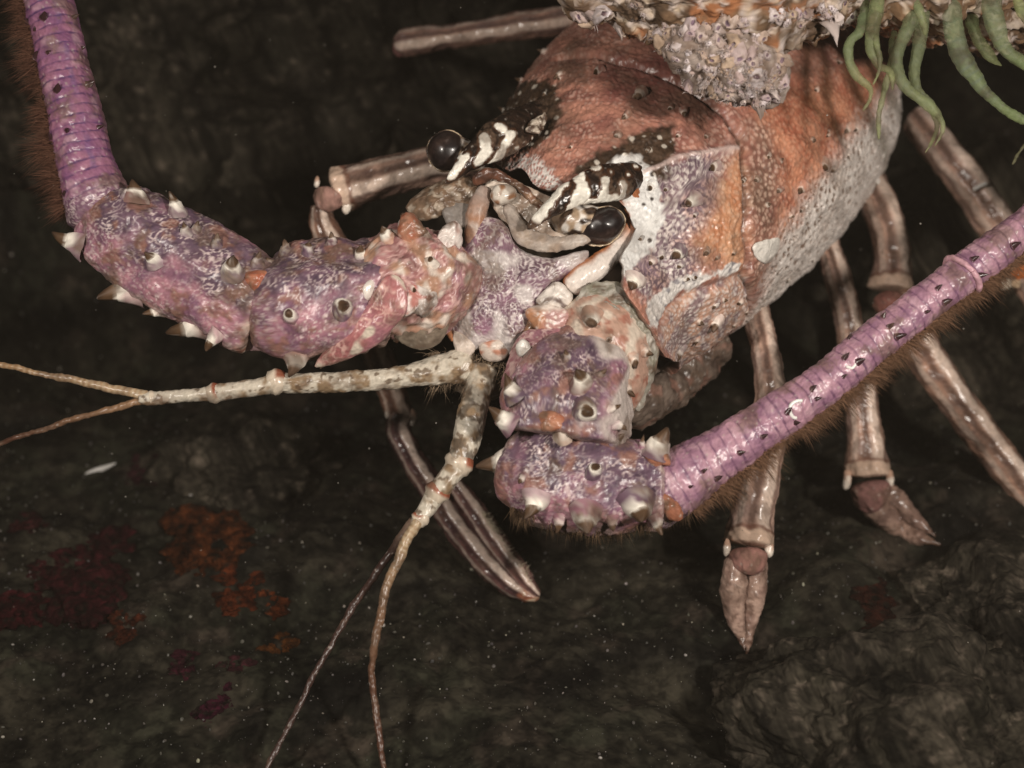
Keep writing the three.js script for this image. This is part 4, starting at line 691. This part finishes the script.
// ---------------------------------------------------------------- walking legs
const legC = (A, B, D) => (p, t, th, s) => {
  const g = Math.atan2(Math.sin(th - 0.2), Math.cos(th - 0.2)), st = sm(0.3, 0.06, Math.abs(g + 0.12 * n3(p, 18))), st2 = sm(0.22, 0.05, Math.abs(Math.abs(g) - 1.0 + 0.2 * n3(p, 20, 4)));
  let c = mixc(A, B, 0.5 + fbm(p, 22, 3, 4)); c = mixc(c, srgb(230, 208, 190), Math.max(sm(0.42, 0.15, Math.abs(g + 0.55)), sm(0.3, 0.1, Math.abs(g - 0.6)) * 0.7) * 0.7); c = mixc(c, D, Math.max(st, st2 * 0.7) * 0.75);
  c = mixc(c, D, sm(0.2, 0.55, fbm([p[0] * 0.6, p[1] * 0.6, p[2]], 11, 3, 8)) * 0.4);
  return mul(c, 1 + 0.18 * n3(p, 3, 5));
};
const tan = legC(srgb(208, 168, 146), srgb(172, 142, 130), srgb(92, 66, 56)), dim = legC(srgb(198, 156, 134), srgb(156, 126, 114), srgb(84, 60, 50)), maroon = legC(srgb(116, 76, 72), srgb(82, 54, 56), srgb(54, 36, 36));
const legShape = (t, th) => 1 + 0.06 * Math.cos(2 * th) + 0.05 * Math.cos(3 * th + 0.6) - 0.1 * Math.exp(-((Math.atan2(Math.sin(th - 0.2), Math.cos(th - 0.2)) / 0.22) ** 2));
const legSeg = (rows, color, o = {}) => sweep(rows.map(([x, y, z, r]) => [x, y, z, r * 0.9]), { step: 1.6, shape: legShape, round0: 6, round1: 5, relief: (p) => 1.2 * fbm(p, 16, 3), color, ...o });
const cuffed = (rows, color) => legSeg(rows, (p, t, th, s, L) => { const e = L - s + 3 * n3(p, 9, 3) - 2 * Math.cos(2 * th); return mixc(mixc(color(p, t, th, s), srgb(216, 184, 160), sm(20, 14, e)), srgb(112, 66, 48), sm(3.5, 1, Math.abs(e - 19)) * 0.7); }, { shape: (t, th, s, L) => legShape(t, th) * (1 + 0.13 * sm(30, 10, L - s)) });
const clawC = (A, B) => (p, t) => mul(mixc(mixc(A, B, 0.5 + fbm(p, 16, 3, 4)), srgb(74, 50, 38), Math.max(sm(0.6, 0.95, t + 0.25 * n3(p, 8)), sm(0.2, 0.5, fbm(p, 10, 3, 18)) * 0.5)), 1 + 0.15 * n3(p, 3));
const clawSeg = (rows, color) => sweep(lift(rows), { step: 1.5, round0: 8, round1: 3, shape: (t, th) => 1 + 0.05 * Math.cos(2 * th + 0.5), relief: (p) => 1.2 * fbm(p, 14, 3), color });
const tanClaw = clawC(srgb(176, 146, 130), srgb(134, 106, 94)), dimClaw = clawC(srgb(158, 128, 112), srgb(116, 90, 80)), lift = (rows) => rows.map((r, i) => i < rows.length - 2 ? r : [r[0], r[1], Math.max(r[2], onFloor(r[0], r[1])[2] + r[3] * 0.8), r[3]]);
const cond = (root, x, y, z, r) => part(root, 'condyle', sweep([[x, y - r * 1.5, z - 8, r * 0.3], [x, y - r * 0.3, z - 4, r * 0.55], [x - 1, y + r * 0.7, z - 4, r * 0.34]], { step: 1.2, round0: r * 0.4, round1: r * 0.5, color: (p, t) => mixc(srgb(190, 152, 128), srgb(226, 212, 196), sm(0.3, 0.6, t + 0.2 * n3(p, 6))) }), M.leg, lob, { film: 0.3 });
{ // leg nearest the big antenna
  const l = part(lob, 'leg', cuffed([[722, 200, -190, 16], [752, 290, -170, 17], [770, 380, -120, 19], [768, 440, -104, 22], [756, 500, -92, 26], [749, 548, -84, 27]], tan), M.leg, lob, { film: 0.3 });
  part(l, 'joint_membrane', sweep([[748, 548, -76, 20], [748, 562, -74, 19], [747, 574, -76, 14]], { step: 1.4, round0: 8, round1: 10, relief: (p) => 1.6 * fbm(p, 10), color: (p) => mul(srgb(150, 106, 96), 1 + 0.4 * fbm(p, 8)) }), M.dull, lob);
  cond(l, 727, 551, -66, 8); cond(l, 770, 552, -70, 9);
  part(l, 'claw_segment', clawSeg([[738, 556, -76, 11], [733, 586, -78, 14], [735, 614, -82, 10.5], [741, 636, -86, 5], [744, 650, -88, 1.2]], tanClaw), M.leg, lob, { film: 0.3 });
  part(l, 'claw_segment', clawSeg([[760, 556, -82, 9], [755, 586, -84, 12.5], [751, 614, -86, 9.5], [748, 638, -88, 4], [746, 656, -90, 1]], tanClaw), M.leg, lob, { film: 0.3 });
}
{ // second leg, its claw bent away from the body
  const l = part(lob, 'leg', cuffed([[790, 150, -290, 17], [836, 270, -270, 18], [856, 360, -248, 20], [864, 420, -244, 23], [868, 478, -240, 28]], dim), M.leg, lob, { film: 0.3 });
  part(l, 'joint_membrane', sweep([[868, 480, -228, 22], [872, 496, -226, 21], [880, 508, -228, 14]], { step: 1.4, round0: 8, round1: 10, relief: (p) => 1.6 * fbm(p, 10), color: (p) => mul(srgb(132, 92, 86), 1 + 0.4 * fbm(p, 8)) }), M.dull, lob);
  cond(l, 847, 484, -222, 9); cond(l, 890, 482, -226, 9);
  part(l, 'claw_segment', clawSeg([[864, 494, -230, 12], [880, 512, -232, 16], [902, 529, -236, 13], [924, 540, -240, 7], [942, 546, -246, 1]], dimClaw), M.leg, lob, { film: 0.3 });
  part(l, 'claw_segment', clawSeg([[886, 488, -228, 10], [902, 506, -232, 11.5], [920, 524, -238, 8], [936, 538, -244, 1]], dimClaw), M.leg, lob, { film: 0.3 });
}
{ // third leg, crossing under the antenna
  const l = part(lob, 'leg', legSeg([[892, 296, -276, 24], [915, 338, -276, 27], [948, 388, -272, 25], [990, 444, -268, 24], [1040, 508, -264, 23], [1090, 575, -262, 20]], legC(srgb(184, 140, 116), srgb(132, 104, 92), srgb(84, 60, 52))), M.leg, lob, { film: 0.3 });
  part(l, 'upper_segment', cuffed([[862, 170, -330, 24], [884, 214, -300, 25], [893, 256, -282, 25], [891, 292, -276, 27]], dim), M.leg, lob, { film: 0.3 });
  part(l, 'joint_membrane', sweep([[888, 292, -262, 18], [890, 304, -260, 18], [894, 316, -262, 12]], { step: 1.4, round0: 8, round1: 8, relief: (p) => 1.6 * fbm(p, 10), color: (p) => mul(srgb(132, 84, 74), 1 + 0.4 * fbm(p, 8)) }), M.dull, lob);
  part(l, 'claw_segment', legSeg([[1084, 566, -262, 18], [1110, 606, -260, 12], [1130, 640, -256, 4]], dim), M.leg, lob, { film: 0.3 });
}
{ // fourth leg
  const l = part(lob, 'leg', legSeg([[915, 118, -400, 24], [944, 152, -366, 25], [976, 192, -350, 27], [1004, 236, -344, 27], [1050, 310, -340, 24], [1110, 400, -336, 20]], dim), M.leg, lob, { film: 0.3 });
  part(l, 'claw_segment', legSeg([[1106, 394, -336, 19], [1140, 450, -330, 15], [1180, 520, -330, 5]], dim), M.leg, lob, { film: 0.3 });
}
{ // far leg behind the body
  const l = part(lob, 'leg', legSeg([[640, 6, -330, 24], [560, 20, -320, 20], [500, 29, -320, 18], [440, 38, -322, 18], [408, 43, -326, 20], [396, 45, -332, 17]], legC(srgb(180, 136, 116), srgb(132, 100, 92), srgb(92, 70, 66)), { round1: 14 }), M.leg, lob, { film: 0.3 });
  part(l, 'lower_segment', legSeg([[402, 46, -340, 14], [403, 45, -420, 11], [404, 45, -540, 9], [404, 46, -760, 6]], maroon), M.leg, lob, { film: 0.3 });
}
{ // leg beside the left antenna
  const l = part(lob, 'leg', cuffed([[490, 158, -150, 22], [440, 164, -150, 24], [400, 173, -152, 26], [360, 184, -154, 27], [334, 192, -156, 25]], legC(srgb(166, 132, 114), srgb(104, 78, 70), srgb(70, 50, 46))), M.leg, lob, { film: 0.3 });
  part(l, 'joint_membrane', sweep([[332, 190, -138, 16], [328, 200, -136, 16], [326, 210, -138, 12]], { step: 1.4, round0: 8, round1: 8, relief: (p) => 1.6 * fbm(p, 10), color: (p) => mul(srgb(160, 120, 108), 1 + 0.4 * fbm(p, 8)) }), M.dull, lob);
  cond(l, 346, 208, -138, 9); cond(l, 318, 184, -140, 6);
  part(l, 'lower_segment', legSeg([[322, 204, -148, 12], [322, 222, -150, 17], [332, 244, -156, 20], [352, 290, -180, 20], [380, 360, -215, 19], [402, 418, -232, 20]], legC(srgb(150, 104, 80), srgb(104, 80, 70), srgb(80, 54, 44))), M.leg, lob, { film: 0.3 });
  cond(l, 412, 420, -214, 8); cond(l, 388, 414, -218, 7);
  part(l, 'claw_segment', legSeg([[404, 412, -226, 19], [400, 432, -222, 17], [424, 476, -204, 17], [460, 530, -182, 18], [496, 572, -164, 17], [522, 592, -158, 11], [540, 598, -156, 3]], (p, t, th, s) => mixc(maroon(p, t, th, s), mixc(srgb(150, 86, 56), srgb(196, 170, 140), sm(0.1, 0.4, n3(p, 6, 4))), sm(0.78, 0.9, t + 0.1 * n3(p, 9)) * 0.8)), M.leg, lob, { film: 0.3 });
  part(l, 'claw_segment', legSeg([[452, 478, -196, 9], [474, 510, -182, 14], [502, 550, -166, 15], [524, 580, -158, 12], [540, 596, -154, 4]], legC(srgb(134, 92, 84), srgb(96, 66, 66), srgb(64, 44, 44))), M.leg, lob, { film: 0.3 });
  part(l, 'setae', setae(() => { const t = rnd(); return { p: P(lerp(482, 530, t), lerp(512, 582, t), rr(-170, -146)), d: norm([1, 0.4, 0.4]) }; }, 260, 10, 0.5, [0, -0.1, 0], srgb(176, 160, 136), srgb(206, 190, 166), 0.4), M.hair, lob, SOFT).userData.kind = 'stuff';
}

// ---------------------------------------------------------------- worm tubes on the antenna and a leg
const worm = (rows, label) => single('worm_tube', sweep(rows, { step: 0.8, round0: 1.2, round1: 1.2, minSides: 10, color: (p) => mul(srgb(236, 234, 228), 1 + 0.1 * n3(p, 3)) }), M.gloss, label, 'worm tube', 'white worm tubes on the lobster');
const onFlag = (list, r) => list.map(([x, y]) => { const h = pickFlag(x, y); return [x, y, h + r * 0.6, r]; });
function pickFlag(x, y) { let b = null, m = 1e9; for (const f of fr) { const q = toPx(f.q), d = Math.hypot(q[0] - x, q[1] - y); if (d < m) { m = d; b = f; } } return b.q[2] + Math.sqrt(Math.max(4, b.r ** 2 - m * m)); }
worm(onFlag([[803, 401], [797, 401], [791, 405], [790, 412], [793, 417], [797, 418]], 1.8), 'small white hook-shaped worm tube on the pink antenna');
worm(onFlag([[846, 366], [852, 368], [857, 363], [863, 362]], 1.6), 'small white forked worm tube on the pink antenna');
worm([[973, 190, -318, 2], [980, 186, -316, 2.2], [987, 183, -316, 2]], 'short straight white worm tube on the brown leg behind the antenna');

// ---------------------------------------------------------------- overhanging ledge with barnacles
const ledgeC = (p) => { const b = mixc(srgb(120, 92, 66), srgb(84, 66, 50), 0.5 + fbm(p, 40, 3, 4)); let c = mixc(b, srgb(164, 104, 62), sm(0.12, 0.5, fbm(p, 46, 3, 14)) * 0.8); c = mixc(c, mixc(srgb(186, 166, 140), srgb(206, 192, 186), 0.5 + n3(p, 9, 44)), sm(-0.02, 0.3, fbm(p, 15, 4, 24)) * 0.85); return mul(c, 1 + 0.35 * n3(p, 3.5, 6)); };
const ledgeG = sweep([[560, -60, 20, 34], [590, -42, 40, 56], [640, -40, 52, 66], [700, -28, 58, 74], [748, -24, 56, 78], [800, -46, 40, 76], [850, -60, 20, 84], [930, -70, -30, 110], [1040, -80, -70, 140], [1200, -100, -90, 170]], { step: 2.2, round0: 30, round1: 60, relief: (p) => 13 * fbm(p, 46, 4, 2) + 7 * fbm(p, 13, 4, 12), color: ledgeC });
const ledge = thing('rock_ledge', 'brown and orange overhanging rock edge crusted with white barnacles above the lobster', 'rock', null, P(760, -60, 20));
const barn = [];
{
  const spots = [];
  const zones = [[[715, 60], 62, 46, 66], [[752, 78], 46, 32, 56], [[664, 36], 16, 16, 9], [[594, 22], 20, 14, 9], [[640, 12], 14, 10, 4], [[800, 14], 50, 10, 14], [[838, 14], 20, 12, 6], [[730, 106], 18, 10, 8], [[700, 92], 24, 14, 12]];
  for (const [[cx, cy], rx, ry, n] of zones) for (let i = 0, k = 0; i < n && k < 400; k++) {
    const a = rr(0, 6.283), r = rnd() ** 0.7, x = cx + Math.cos(a) * rx * r, y = cy + Math.sin(a) * ry * r, s = 2.2 + 6.5 * rnd() ** 2.2;
    if (spots.some((q) => Math.hypot(q[0] - x, q[1] - y) < (q[2] + s) * 0.62)) continue; spots.push([x, y, s]); i++;
  }
  const low = sweep([[668, 18, 58, 22], [696, 42, 70, 33], [726, 60, 74, 38], [758, 70, 70, 35], [784, 68, 60, 22]], { step: 2, round0: 20, round1: 20, relief: (p) => 6 * fbm(p, 24, 3, 5) + 2 * fbm(p, 8, 2, 2), color: (p) => mul(mixc(srgb(130, 112, 100), srgb(170, 154, 144), 0.5 + fbm(p, 12)), 1) });
  const all = mergeGeometries([ledgeG, low].map((g) => { const c = g.clone(); c.userData = {}; return c; }));
  const hits = spots.map(([x, y, s]) => [pick(all, x, y), s]).filter(([h]) => !h.miss);
  part(ledge, 'rock_face', ledgeG, M.crust); part(ledge, 'barnacle_crust', low, M.crust, ledge, { bend: 5, rough: 1.6, film: 0.5 });
  for (const [h, s] of hits) {
    const ph = rr(0, 6.28), nfl = Math.floor(rr(5, 9)), tone = mixc(mixc(srgb(176, 154, 156), srgb(186, 160, 132), rnd()), srgb(226, 216, 218), rnd() ** 3), H = s * rr(0.5, 1.3), d = norm(add(h.n, [rr(-0.4, 0.4), rr(-0.6, 0.2), rr(-0.1, 0.3)]));
    const rows = [[s * 1.2, -2.5], [s * 1.08, H * 0.15], [s * 0.95, H * 0.4], [s * 0.8, H * 0.66], [s * 0.64, H * 0.88], [s * 0.48, H], [s * 0.36, H * 0.97], [s * 0.26, H * 0.7], [0.02, H * 0.55]];
    part(ledge, 'barnacle', lathe(h.p, d, rows, { sides: 18, relief: (a, i) => 1 + (i < 7 ? 0.14 : 0.05) * Math.sin(a * nfl + ph) + 0.22 * Math.sin(a * 2 + ph * 3 + i * 0.4), color: (p, i) => mul(i >= 7 ? srgb(130, 108, 122) : mixc(tone, srgb(150, 130, 116), sm(0.1, 0.5, n3(p, 4, 3)) * 0.8), 1) }), M.dull, ledge, { bend: 3.5, rough: 0.6, film: 0.6 });
  }
  // points that hang from the edge
  for (const [x, y, s, L] of [[829, 22, 9, 24], [792, 74, 5, 12], [760, 106, 7, 16], [664, 44, 7, 16], [620, 30, 6, 12], [776, 92, 5, 10], [735, 110, 6, 14]]) { const h = pick(all, x, y); if (!h.miss) part(ledge, 'barnacle_point', lathe(h.p, [rr(-0.1, 0.4), -1, 0.4], [[s, -3], [s * 0.6, L * 0.3], [s * 0.3, L * 0.65], [0.1, L]], { sides: 10, relief: (a) => 1 + 0.25 * Math.sin(a * 3), color: (p) => mul(srgb(176, 162, 156), 1 + 0.5 * n3(p, 4)) }), M.dull, ledge, { bend: 6, rough: 1.4, film: 0.8 }); }
  part(ledge, 'crust_fuzz', setae(() => { const [h, s] = hits[Math.floor(rnd() * hits.length)]; return { p: add(h.p, [rr(-s, s), rr(-s, s), rr(0, 2)]), d: norm(add(h.n, [0, -0.4, 0])) }; }, 2600, 6, 0.8, [0, -0.1, 0], srgb(176, 160, 154), srgb(206, 194, 190), 0.35), M.hair, ledge, SOFT).userData.kind = 'stuff';
}

// ---------------------------------------------------------------- sea anemone on the ledge
const anem = thing('sea_anemone', 'green sea anemone with long tapering tentacles hanging from the ledge', 'anemone', null, P(950, -40, 10));
part(anem, 'column', sweep([[940, -60, -50, 60], [945, -40, -20, 70], [950, -18, 6, 62], [952, -4, 18, 36]], { step: 2.4, round0: 20, round1: 16, relief: (p) => 3 * fbm(p, 30), color: (p) => mul(srgb(98, 92, 70), 1 + 0.4 * fbm(p, 20)) }), M.dull);
const pale = (c) => c && mul(mixc(c, srgb(190, 196, 130), 0.25), 1.3);
const tent = (rows, o = {}) => part(anem, 'tentacle', sweep([[rows[0][0] + 4, rows[0][1] - 34, rows[0][2] - 30, rows[0][3]], ...rows].map(([x, y, z, r]) => [x, y, z, r * (r > 15 ? 0.4 : r > 9 ? 0.46 : 0.58)]), { step: 1.5, round1: 3, relief: (p, t, th, s) => 0.25 * Math.sin(s * 0.9) * (o.ring ?? 0.3) + 1.2 * n3(p, 14), color: (p, t, th, s) => { const c = mixc(pale(o.a ?? srgb(118, 140, 110)), pale(o.b ?? srgb(150, 158, 112)), t * 1.1 + 0.3 * fbm(p, 20)); return mul(mixc(c, srgb(150, 168, 160), (o.band ?? 0.15) * 0.55 * sm(0.15, 0.4, t) * sm(0.75, 0.5, t) * sm(0.3, 0.9, Math.sin(s * 0.75 + n3(p, 20)))), 1 + 0.12 * n3(p, 5)); } }), M.tentacle);
tent([[880, -14, 60, 16], [876, 12, 70, 15], [872, 34, 74, 13], [872, 52, 74, 10], [878, 64, 72, 7], [890, 72, 66, 5], [893, 90, 60, 2]], { a: srgb(130, 150, 106) });
tent([[862, 28, 70, 10], [851, 42, 72, 11], [848, 60, 72, 10], [856, 76, 70, 8], [868, 88, 68, 5.5], [870, 100, 66, 3.5], [864, 112, 64, 1.5]], { a: srgb(112, 138, 104) });
tent([[876, 40, 80, 4], [880, 60, 78, 4], [878, 74, 76, 2.6], [871, 86, 74, 1]], { a: srgb(150, 164, 116) });
tent([[912, 18, 40, 18], [900, 44, 48, 17], [897, 70, 52, 14], [908, 90, 54, 11], [926, 104, 54, 9], [940, 116, 52, 6.5], [942, 130, 50, 4], [934, 146, 48, 2]], { a: srgb(112, 130, 104), band: 0.3 });
tent([[924, 10, 20, 16], [920, 40, 28, 15], [915, 66, 34, 13], [918, 88, 38, 10], [930, 104, 40, 7], [936, 122, 40, 5], [934, 138, 38, 3], [926, 152, 36, 1.4]], { a: srgb(106, 124, 104), band: 0.3 });
tent([[912, -12, 40, 10], [918, 8, 46, 8], [922, 24, 46, 6], [928, 36, 44, 3]], { a: srgb(128, 150, 110) });
tent([[952, 12, 30, 22], [956, 38, 36, 24], [964, 62, 40, 21], [978, 84, 40, 16], [996, 102, 38, 11], [1018, 116, 34, 8], [1048, 132, 28, 4], [1070, 150, 24, 1.5]], { a: srgb(112, 128, 118), b: srgb(146, 170, 112), band: 0.75, ring: 0.8 });
tent([[992, -10, 30, 24], [994, 16, 36, 24], [1002, 42, 38, 20], [1018, 60, 36, 16], [1044, 74, 32, 11], [1080, 90, 26, 4]], { a: srgb(114, 122, 112), b: srgb(140, 166, 110), band: 0.5, ring: 0.6 });
tent([[1014, -20, 60, 12], [1018, -4, 62, 11], [1022, 12, 62, 9], [1030, 28, 60, 6], [1044, 40, 58, 2]], { a: srgb(146, 160, 92) });
tent([[972, 26, 10, 12], [984, 48, 14, 9], [994, 60, 16, 6], [1002, 66, 18, 2]], { a: srgb(110, 132, 96) });
tent([[1046, 130, 10, 4], [1030, 142, 14, 3.6], [1020, 152, 18, 3], [1013, 165, 20, 1.2]], { a: srgb(140, 150, 124) });
tent([[890, 66, 40, 6], [882, 100, 44, 5], [878, 122, 44, 4], [880, 140, 40, 2]], { a: srgb(120, 128, 104) });

// ---------------------------------------------------------------- rocks and growth on the seabed
function blob(c, r, { squash = [1, 1, 1], rough = 0.35, sub = 40, color, o = 0 }) {
  const g0 = mergeVertices((() => { const s = new THREE.IcosahedronGeometry(1, sub); s.deleteAttribute('normal'); s.deleteAttribute('uv'); return s; })(), 1e-5), a = g0.attributes.position.array, col = [], pos = [], uv = [];
  for (let i = 0; i < a.length; i += 3) {
    const d = [a[i], a[i + 1], a[i + 2]], q = add(mul(d, r), mul([3, 7, 5], o)), w1 = worley(q, r * 0.62), w2 = worley(q, r * 0.23);
    const k = r * (1 + rough * (0.9 * fbm(q, r * 1.1, 3, o) - 0.55 * (w1[0] - 0.5) - 0.26 * (w2[0] - 0.5) + 0.18 * fbm(q, r * 0.2, 4, o + 3))) + Math.min(3.2, r * 0.06) * fbm(q, 13, 3, o + 9);
    const w = [d[0] * k * squash[0], d[1] * k * squash[1], d[2] * k * squash[2]], p = add(c, [w[0], CT * w[1] - ST * w[2], ST * w[1] + CT * w[2]]);
    pos.push(...p); col.push(...color(p)); uv.push((w[0] + w[1] * 0.6) / 170, (w[2] + w[1] * 0.75) / 170);
  }
  const g = geo(pos, [...g0.index.array], col); g.setAttribute('uv', new THREE.Float32BufferAttribute(uv, 2)); return g;
}
const rockC = (A, B) => (p) => mul(mixc(mixc(A, B, 0.5 + fbm(p, 50, 4, 3)), C(0.13, 0.112, 0.096), sm(0.25, 0.55, fbm(p, 16, 4, 13)) * 0.7), 1 + 0.6 * n3(p, 5, 8));
const rocks = [
  [905, 735, 150, [1.25, 0.62, 1], 'low dark rock with pale crust under the lobster legs', 0.10], [1010, 640, 120, [1.2, 0.5, 1], 'flat dark brown rock beyond the pale-crusted rock', 0.08],
  [222, 190, 95, [0.8, 0.8, 0.8], 'pitted grey rock behind the curved left antenna', 0.2], [262, 468, 85, [1.1, 0.6, 0.9], 'rough grey-brown rock below the pale antennule', 0.09],
  [985, 330, 170, [0.9, 1.0, 0.9], 'rugged rock behind the slanting pink antenna', 0.15], [850, 235, 120, [1, 0.8, 0.9], 'rough rock beneath the edge of the carapace', 0.09], [120, 60, 210, [1.1, 0.9, 0.8], 'large dark rock behind the ringed part of the left antenna', 0.08], [330, 60, 190, [1.1, 0.8, 0.8], 'dark rock behind the far leg', 0.08],
];
rocks.forEach(([x, y, r, sq, label, al], i) => {
  al *= 0.6; const f = onFloor(x, y), k = (F - f[2]) / F, c = add(f, mul([0, CT, ST], r * k * sq[1] * -0.15));
  single('reef_rock', blob(c, r * k, { squash: sq, rough: 0.5, o: i * 5 + 1, sub: i < 2 ? 76 : 44, color: rockC(C(al, al * 0.9, al * 0.75), C(al * 0.45, al * 0.42, al * 0.33)) }), M.rock, label, 'rock');
});
const growth = [
  [82, 570, 40, srgb(112, 44, 56), 'maroon encrusting sponge, the broadest dark red patch on the seabed'],
  [10, 606, 26, srgb(116, 40, 52), 'red-maroon encrusting sponge beside the broadest maroon patch'],
  [78, 608, 20, srgb(98, 40, 50), 'small dull maroon sponge touching the broadest maroon patch'],
  [205, 540, 34, srgb(150, 82, 40), 'broad orange-brown encrusting sponge below the pale rough rock'],
  [238, 585, 22, srgb(158, 76, 36), 'bright orange encrusting sponge next to the broad orange-brown one'],
  [272, 604, 12, srgb(158, 80, 36), 'small orange sponge knob touching the bright orange sponge'],
  [278, 646, 13, srgb(146, 88, 36), 'small yellowish-orange sponge knob standing apart on the dark seabed'],
  [120, 628, 18, srgb(126, 64, 40), 'brownish orange sponge bordering the maroon patches'],
  [186, 520, 15, srgb(140, 74, 40), 'small rusty sponge at the edge of the broad orange-brown one'],
  [212, 702, 17, srgb(104, 40, 70), 'deep purple encrusting sponge, the darkest of the purple patches'],
  [182, 670, 16, srgb(104, 44, 66), 'small dull purple sponge patch on the seabed', 'small dull purple sponge patches'],
  [232, 668, 13, srgb(104, 52, 66), 'small dull purple sponge patch on the seabed', 'small dull purple sponge patches'],
  [152, 464, 19, srgb(96, 44, 62), 'dusky purple sponge near the split end of the pale antennule'],
  [28, 522, 17, srgb(100, 46, 54), 'faint red sponge patch above the broadest maroon patch'],
  [880, 600, 24, srgb(96, 50, 38), 'rusty encrusting sponge on the seabed beyond the lobster claws'],
];
growth.forEach(([x, y, r, c, label, group], i) => {
  const f = onFloor(x, y), k = (F - f[2]) / F, rk = r * k * 1.25, fw = worldOf(f), lumps = [];
  for (let j = 0, n = 5 + Math.floor(r / 4); j < n; j++) {
    const a = rr(0, 6.28), q = rk * Math.sqrt(rnd()) * 0.95, X = fw[0] + Math.cos(a) * q, Zw = fw[2] + Math.sin(a) * q * 1.3, rl = rk * rr(0.18, 0.5);
    lumps.push(blob(uFromWorld(X, floorH(X, Zw) - rl * 0.1, Zw), rl, { squash: [1, rr(0.2, 0.34), 1.15], rough: 0.9, o: 40 + i * 3 + j, sub: 12, color: (p) => mul(mixc(mixc(c, mul(c, 0.55), 0.35 + fbm(p, 14, 3, 5)), [0.05, 0.045, 0.035], sm(0.1, 0.5, fbm(p, 9, 3, 15)) * 0.85), 0.38 + 0.16 * n3(p, 4, 8)) }));
  }
  single('encrusting_sponge', mergeGeometries(lumps), M.rock, label, 'sponge', group);
});
single('sea_squirt', mergeGeometries([[1021, 271, -300, 10, srgb(190, 104, 44)], [1006, 284, -306, 6, srgb(190, 176, 156)], [1016, 284, -308, 5, srgb(176, 150, 120)]].map(([x, y, z, r, c], i) => blob(P(x, y, z), r, { rough: 0.5, sub: 14, o: 90 + i, color: (p) => mul(c, 1 + 0.5 * n3(p, 4, 3)) }))), M.dull, 'tiny orange sea squirt with pale lumps on the brown leg behind the antenna', 'sea squirt');
{
  const f = onFloor(98, 471), g = sweep([[82, 476, 0, 0.6], [92, 472, 0, 3.2, 0.4], [104, 468, 0, 3, 0.4], [116, 463, 0, 0.8]].map(([x, y, , r, k]) => [x, y, f[2] + 4, r, k]), { step: 1, color: (p) => mul(srgb(176, 172, 166), 1 + 0.3 * n3(p, 5)) });
  single('shell_sliver', g, M.shell, 'thin grey-white shell sliver lying on the dark seabed', 'shell');
}
// pale grains and shell grit on the seabed
{
  const g = new THREE.IcosahedronGeometry(K, 1), n = 9000, im = new THREE.InstancedMesh(g, new THREE.MeshPhysicalMaterial({ roughness: 0.8 }), n), m = new THREE.Matrix4(), q = new THREE.Quaternion(), col = new THREE.Color();
  for (let i = 0; i < n; i++) {
    const x = rr(-760, 760), z = rr(-900, 330), h = floorH(x, z), s = 0.45 + 1.7 * rnd() ** 6, w = [x * K, (h + 0.6) * K, z * K];
    q.setFromEuler(new THREE.Euler(rr(0, 6), rr(0, 6), rr(0, 6))); m.compose(new THREE.Vector3(...w), q, new THREE.Vector3(s * rr(0.6, 1.5), s * 0.7, s)); im.setMatrixAt(i, m);
    const b = rnd(), k = b < 0.85 ? rr(0.04, 0.1) : rr(0.1, 0.4); im.setColorAt(i, col.setRGB(k, k * rr(0.85, 0.98), k * rr(0.68, 0.9)));
  }
  im.name = 'shell_grit'; im.userData = { label: 'pale shell grit scattered over the dark seabed', category: 'grit', kind: 'stuff' }; im.castShadow = im.receiveShadow = true; scene.add(im);
}
// specks drifting in the water
{
  const g = new THREE.IcosahedronGeometry(K, 0), n = 420, im = new THREE.InstancedMesh(g, new THREE.MeshPhysicalMaterial({ roughness: 0.8 }), n), m = new THREE.Matrix4(), q = new THREE.Quaternion(), col = new THREE.Color();
  for (let i = 0; i < n; i++) {
    const p = P(rr(-40, 1064), rr(-40, 808), rr(-420, 160)), s = 0.35 + 0.7 * rnd() ** 4; q.setFromEuler(new THREE.Euler(rr(0, 6), rr(0, 6), rr(0, 6)));
    m.compose(new THREE.Vector3(...toW(...p)), q, new THREE.Vector3(s, s * rr(0.5, 1), s)); im.setMatrixAt(i, m); const k = rr(0.1, 0.5); im.setColorAt(i, col.setRGB(k, k * 0.92, k * 0.8));
  }
  im.name = 'marine_snow'; im.userData = { label: 'fine pale specks drifting in the dark water', category: 'particles', kind: 'stuff' }; scene.add(im);
}
scene.traverse((o) => { if (o.isMesh) o.castShadow = o.receiveShadow = true; });
renderer.render(scene, camera);
